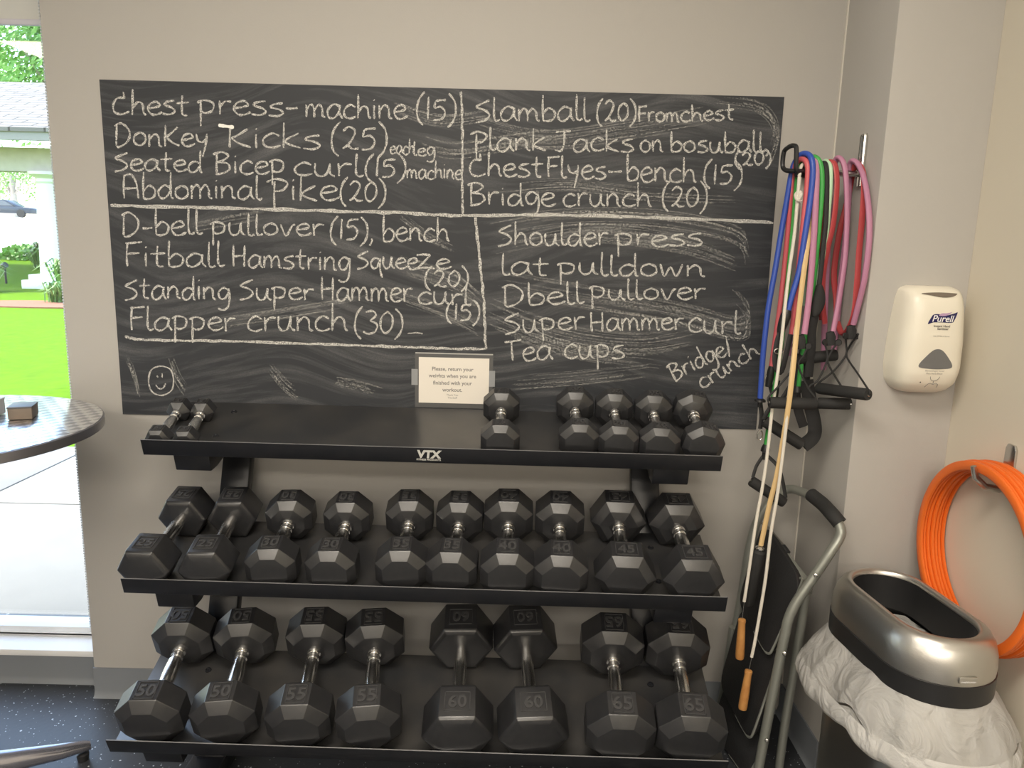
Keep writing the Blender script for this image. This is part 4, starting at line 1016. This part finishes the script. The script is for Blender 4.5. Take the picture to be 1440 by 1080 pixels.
for q in pts: q.z = max(q.z, .0135)
MB().tube(pts+[hl2], .0125, 14).build('front_tube', m_alu, st)
rr_ = P3([(1134, 833, -.31), (1131, 850, -.31), (1117, 940, -.295), (1105, 1010, -.285), (1095, 1085, -.275)])
rr_[-1].z = max(rr_[-1].z, .012)
MB().tube([V(q) for q in crom([tuple(q) for q in rr_], 5)], .0115, 14).build('rear_tube', m_alu, st)
rl_ = [q+V((-.10, .215, .0)) for q in rr_[2:]]
MB().tube([V(q) for q in crom([tuple(q) for q in rl_], 5)], .0115, 14).build('rear_tube', m_alu, st)
gp_ = P3([(1181, 736, -.32), (1171, 724, -.30), (1157, 709, -.24), (1141, 696, -.19)])
MB().tube([V(q) for q in crom([tuple(q) for q in gp_], 5)], .0185, 16).build('foam_grip', m_foam, st)
def panel(name, quad, th, mt, par=st, rad=.18, bev=.003):
    """rounded panel from four corner points (tl, tr, br, bl)"""
    tl, tr, br, bl = [V(q) for q in quad]
    nn = (tr-tl).cross(bl-tl).normalized()
    out = []
    cs = [tl, tr, br, bl]
    for i in range(4):
        c, p_, n_ = cs[i], cs[i-1], cs[(i+1) % 4]
        a, b2 = c+(p_-c)*rad, c+(n_-c)*rad
        for t_ in (0, .25, .5, .75, 1): out.append(a*(1-t_)**2+c*2*t_*(1-t_)+b2*t_*t_)
    return MB().rings([[q+nn*h for q in out] for h in (-th/2, th/2)]).build(name, mt, par, bevel=bev)
tread = mat('ribbed_black_tread', (.016, .016, .017), .55, bump=(250, .5))
quads = [('top_platform', [(1076, 733, -.085), (1130, 818, -.30), (1083, 926, -.315), (1040, 846, -.09)]),
         ('step', [(1046, 852, -.10), (1097, 925, -.32), (1057, 1044, -.325), (1014, 962, -.105)]),
         ('step', [(1022, 965, -.10), (1078, 1045, -.315), (1050, 1120, -.32), (1000, 1050, -.11)])]
for nm, qd in quads:
    c = P3(qd)
    for q in c: q.z = max(q.z, .01)
    panel(nm, c, .016, tread)
    nn_ = (c[1]-c[0]).cross(c[3]-c[0]).normalized()
    if nn_.y > 0: nn_ = -nn_
    e = [c[1]+(c[0]-c[1])*.05, c[1]+(c[2]-c[1])*.04, c[1]+(c[2]-c[1])*.80, c[2]+(c[1]-c[2])*.03+(c[3]-c[2])*.04, c[2]+(c[3]-c[2])*.2, c[2]+(c[3]-c[2])*.45]
    MB().tube([V(q) for q in crom([tuple(q+nn_*.004) for q in e], 4)], .0035, 8).build('tray_rim', m_alu, st)
c = P3([(1073, 735, -.09), (1101, 768, -.17)])
MB().tube([c[0], c[1]], .007, 10, flat=.5).build('latch_plate', m_silver, st)
c = P3([(1101, 768, -.17), (1108, 778, -.19)])
MB().tube(c, .008, 10).build('latch_grip', m_blkpl, st)
c = P3([(1078, 742, -.10), (1110, 785, -.2), (1137, 822, -.30), (1134, 838, -.31)])
MB().tube([V(q) for q in crom([tuple(q) for q in c], 4)], .009, 10, flat=.6).build('cross_bar', m_alu, st)
for px_, yy in (((1147, 809), -.357), ((1103, 919), -.36), ((1078, 1041), -.353)):
    q = at(px_, yy); MB().lathe([(0, .0055), (.002, .005), (.003, .003)], q, (-.4, -.9, .1), 12).build('rivet', m_silver, st)

# ------------------------------------------------------------------ oval waste bin with liner
BC, BPS = V((.893, -.578, 0)), R_(6.1)
bin_ = thing('waste_bin', 'oval brushed steel open-top waste bin with black band', 'bin', tuple(BC))
bx_, by_ = V((math.cos(BPS), math.sin(BPS), 0)), V((-math.sin(BPS), math.cos(BPS), 0))
def stad(hw, hl, z, n=64):
    """stadium outline, long axis by_"""
    out = []; s = hl-hw; per = 2*PI*hw+4*s
    for k in range(n):
        t = per*k/n
        if t < PI*hw: a = t/hw; q = (hw*math.cos(a), s+hw*math.sin(a))
        elif t < PI*hw+2*s: q = (-hw, s-(t-PI*hw))
        elif t < 2*PI*hw+2*s: a = PI+(t-PI*hw-2*s)/hw; q = (hw*math.cos(a), -s+hw*math.sin(a))
        else: q = (hw, -s+(t-2*PI*hw-2*s))
        out.append(BC+bx_*q[0]+by_*q[1]+V((0, 0, z)))
    return out
m_brush = mat('brushed_steel', (.60, .58, .545), .36, 1.0, bump=(350, .08))
HW, HL = .118, .200
def ring_set(l): return [stad(HW-o, HL-o, z) for o, z in l]
MB().rings(ring_set([(.010, .012), (.008, .02), (.008, .535), (.012, .54)])).build('body', m_brush, bin_, smooth=40)
MB().rings(ring_set([(.004, .0), (.004, .022)])).build('base_ring', m_blkpl, bin_)
MB().rings(ring_set([(.010, .528), (.0, .530), (.0, .574), (.004, .576)]), True, False).build('lid_band', m_blkpl, bin_)
MB().rings(ring_set([(.002, .5755), (.001, .59), (.003, .615), (.009, .637), (.019, .652), (.030, .659), (.037, .6595), (.041, .656), (.042, .648)]), True, False).build('lid', m_brush, bin_, smooth=60)
MB().rings(ring_set([(.0405, .650), (.043, .60), (.046, .57)]), True, False).build('lid_inner_wall', m_blkpl, bin_, smooth=60)
m_bag = bpy.data.materials.new('translucent_liner'); m_bag.use_nodes = True; nt = m_bag.node_tree
for n in list(nt.nodes):
    if n.type != 'OUTPUT_MATERIAL': nt.nodes.remove(n)
df = nt.nodes.new('ShaderNodeBsdfPrincipled'); df.inputs['Base Color'].default_value = (.74, .73, .71, 1); df.inputs['Roughness'].default_value = .38
tl_ = nt.nodes.new('ShaderNodeBsdfTranslucent'); tl_.inputs[0].default_value = (.75, .74, .72, 1)
tp = nt.nodes.new('ShaderNodeBsdfTransparent')
m1 = nt.nodes.new('ShaderNodeMixShader'); m1.inputs[0].default_value = .40
m2 = nt.nodes.new('ShaderNodeMixShader'); m2.inputs[0].default_value = .30
tc = nt.nodes.new('ShaderNodeTexCoord'); n2 = nt.nodes.new('ShaderNodeTexNoise'); n2.inputs['Scale'].default_value = 13; n2.inputs['Detail'].default_value = 4; n2.inputs['Distortion'].default_value = 2.2
bp = nt.nodes.new('ShaderNodeBump'); bp.inputs['Strength'].default_value = .7; bp.inputs['Distance'].default_value = .02
L = nt.links.new
L(tc.outputs['Object'], n2.inputs['Vector']); L(n2.outputs['Fac'], bp.inputs['Height']); L(bp.outputs[0], df.inputs['Normal']); L(bp.outputs[0], tl_.inputs['Normal'])
L(df.outputs[0], m1.inputs[1]); L(tl_.outputs[0], m1.inputs[2]); L(m1.outputs[0], m2.inputs[1]); L(tp.outputs[0], m2.inputs[2])
L(m2.outputs[0], nt.nodes['Material Output'].inputs['Surface'])
liner = thing('bin_liner', 'white translucent plastic bag hanging out from under the bin lid', 'plastic bag', (BC.x, BC.y, .5))
NA = 160
def skirt(prof, amp, seed):
    rnd = random.Random(seed); ph = [rnd.random()*6.3 for _ in range(8)]
    rs = []
    for i, (o, z) in enumerate(prof):
        base = stad(HW, HL, 0, NA); r = []
        f = i/(len(prof)-1)
        for k in range(NA):
            a = 2*PI*k/NA
            fold = .55*math.sin(5*a+ph[0])+.45*math.sin(9*a+ph[1]+1.5*f)+.35*math.sin(15*a+ph[2]-2*f)+.22*math.sin(27*a+ph[3])
            loc = base[k]-BC; dn = V((loc.x, loc.y, 0)).normalized()
            sag = .55*math.sin(3*a+ph[4])+.4*math.sin(7*a+ph[5])
            oo = o+amp*fold*min(1, f*1.4)
            q = base[k]+dn*oo; q.z = z+.022*sag*f+.006*math.sin(11*a+ph[6])*f
            q.x = min(q.x, WX2-.004)
            r.append(q)
        rs.append(r)
    return rs
MB().rings(skirt([(-.012, .536), (-.001, .530), (.008, .518), (.022, .502), (.036, .482), (.048, .460), (.055, .440)], .010, 5), True, False).build('bag_skirt', m_bag, liner, smooth=60)
m_hem = m_bag.copy(); m_hem.name = 'liner_hem'
for n in m_hem.node_tree.nodes:
    if n.type == 'MIX_SHADER' and abs(n.inputs[0].default_value-.30) < .001: n.inputs[0].default_value = .08
MB().rings(skirt([(.054, .445), (.060, .436), (.065, .424), (.066, .410), (.061, .399), (.053, .396), (.048, .402), (.047, .415), (.050, .432)], .010, 5), True, False).build('bag_hem', m_hem, liner, smooth=60)
MB().rings([[q+V((.0, 0, .006*math.sin(k*.9))) for k, q in enumerate(stad(HW-o, HL-o, z))] for o, z in ((.049, .56), (.052, .53), (.055, .44), (.07, .36), (.10, .33))], True, True).build('bag_inside', m_bag, liner, smooth=60)
pn = at((1374, 952), -.80)
cpt = None
Q = stad(HW-.0025, HL-.0025, .592, 256)
cpt = min(Q, key=lambda q: (q-pn).x**2+(q-pn).y**2)
# badge sits on the near rounded end
ang = math.atan2((cpt-BC).dot(bx_), -((cpt-BC).dot(by_)+(HL-HW)))
no = (bx_*math.sin(ang)-by_*math.cos(ang)).normalized(); tg = V((-no.y, no.x, 0)); upv = V((0, 0, 1))
bd = MB().box(cpt+no*.0028, (.036, .0035, .0135), M(((tg.x, no.x, 0), (tg.y, no.y, 0), (0, 0, 1)))).build('badge', m_brush, bin_, bevel=.001)
mb = MB(); put_text(mb, 'simplehuman', .0058, cpt+no*.0050+upv*(-.0045), tg, upv, bold=.01); mb.build('badge_text', m_wht, bd, smooth=0)
# ------------------------------------------------------------------ bar-height round table by the window
TC, TZ, TR = V((-1.343, -.452, 0)), .965, .372
tb = thing('bar_table', 'round bar-height table with swirled metal top beside the window', 'table', tuple(TC))
mt = bpy.data.materials.new('engine_turned_metal'); mt.use_nodes = True; nt = mt.node_tree
b = nt.nodes['Principled BSDF']; b.inputs['Metallic'].default_value = 1.0; b.inputs['Roughness'].default_value = .22
L = nt.links.new
tc = nt.nodes.new('ShaderNodeTexCoord'); sp = nt.nodes.new('ShaderNodeSeparateXYZ'); L(tc.outputs['Object'], sp.inputs[0])
def math_n(op, a, b2=None, c=None):
    n = nt.nodes.new('ShaderNodeMath'); n.operation = op
    for i, q in enumerate((a, b2, c)):
        if q is None: continue
        if isinstance(q, (int, float)): n.inputs[i].default_value = q
        else: L(q, n.inputs[i])
    return n.outputs[0]
CW = .040
yr = math_n('DIVIDE', sp.outputs['Y'], CW*.62); row = math_n('FLOOR', yr); fy = math_n('SUBTRACT', yr, row)
off = math_n('MULTIPLY', math_n('MODULO', math_n('ABSOLUTE', row), 2.0), .5)
xr = math_n('ADD', math_n('DIVIDE', sp.outputs['X'], CW), off); fx = math_n('SUBTRACT', xr, math_n('FLOOR', xr))
ang_ = math_n('ARCTAN2', math_n('SUBTRACT', fy, -.15), math_n('SUBTRACT', fx, .5))
sw_ = math_n('SINE', math_n('MULTIPLY', ang_, 4.0))
k_ = math_n('MULTIPLY_ADD', sw_, .5, .5)
cr = nt.nodes.new('ShaderNodeValToRGB'); cr.color_ramp.elements[0].color = (.42, .44, .48, 1); cr.color_ramp.elements[1].color = (.86, .87, .88, 1)  # highlights of the turned metal painted in as light and dark wedges
cr.color_ramp.elements[0].position = .1; cr.color_ramp.elements[1].position = .6
L(k_, cr.inputs['Fac']); L(cr.outputs['Color'], b.inputs['Base Color'])
bp = nt.nodes.new('ShaderNodeBump'); bp.inputs['Strength'].default_value = .05; bp.inputs['Distance'].default_value = .004
L(k_, bp.inputs['Height']); L(bp.outputs[0], b.inputs['Normal'])
m_edge = mat('table_edge_metal', (.30, .30, .33), .3, .85, bump=(60, .2))
MB().lathe([(TZ-.0035, TR-.004), (TZ-.0005, TR-.0035), (TZ, TR-.005)], TC, (0, 0, 1), 96).build('table_top', mt, tb, smooth=20)
MB().lathe([(TZ-.024, TR-.012), (TZ-.023, TR), (TZ-.002, TR), (TZ-.001, TR-.003), (TZ-.004, TR-.004)], TC, (0, 0, 1), 96).build('table_edge', m_edge, tb, smooth=30)
m_leg = mat('polished_table_base', (.42, .42, .48), .22, .9)
MB().lathe([(.07, .034), (TZ-.03, .034)], TC, (0, 0, 1), 24).build('column', m_leg, tb)
MB().lathe([(TZ-.032, .10), (TZ-.024, .10)], TC, (0, 0, 1), 24).build('mounting_plate', m_blkpl, tb)
tip = at((127, 1043), -.28); tip.z = .045
d0 = V((tip.x-TC.x, tip.y-TC.y, 0)); Lf = d0.length; d0.normalize()
for i in range(4):
    a = PI/2*i; d = M.Rotation(a, 3, 'Z') @ d0; sd_ = V((-d.y, d.x, 0))
    rs = []
    for s, zt, hh, w_ in ((.02, .120, .075, .030), (Lf*.35, .098, .058, .028), (Lf*.75, .068, .040, .024), (Lf*.95, .054, .028, .017), (Lf, .048, .022, .013)):
        c = TC+d*s
        rs.append([c+sd_*(w_*math.cos(2*PI*k/14))+V((0, 0, zt-hh/2+hh/2*math.sin(2*PI*k/14))) for k in range(14)])
    ft = MB().rings(rs).build('foot', m_leg, tb, smooth=50)
    MB().lathe([(0, .014), (.018, .016), (.022, .010)], TC+d*(Lf-.02)+V((0, 0, .001)), (0, 0, 1), 14).build('glide', m_blkpl, ft)

m_box = mat('dark_box_print', (.10, .085, .07), .55, noise=(14, (.16, .12, .09), .4, .7)); m_boxtop = mat('dark_box_lid', (.07, .07, .075), .4)
def small_box(name, label, px0, yy, size, rz, mt_, mtop):
    c = at(px0, yy); rot = M.Rotation(rz, 3, 'Z')
    o = thing(name, label, 'box', (c.x, c.y, TZ+.0005))
    x, y, z = size
    MB().box((c.x, c.y, TZ+.001+z*.44), (x, y, z*.86), rot).build('base', mt_, o, bevel=.001)
    MB().box((c.x, c.y, TZ+.001+z*.935), (x+.002, y+.002, z*.13), rot).build('lid', mtop, o, bevel=.001)
small_box('small_box', 'small dark box lying near the far edge of the round table', (31, 561), -.34, (.050, .062, .031), R_(20), m_box, m_boxtop)
small_box('small_box', 'pale box at the left edge of the photo on the round table', (-38, 560), -.36, (.09, .10, .04), R_(10), mat('pale_card', (.5, .5, .5), .6), mat('pale_card_lid', (.6, .6, .6), .5))
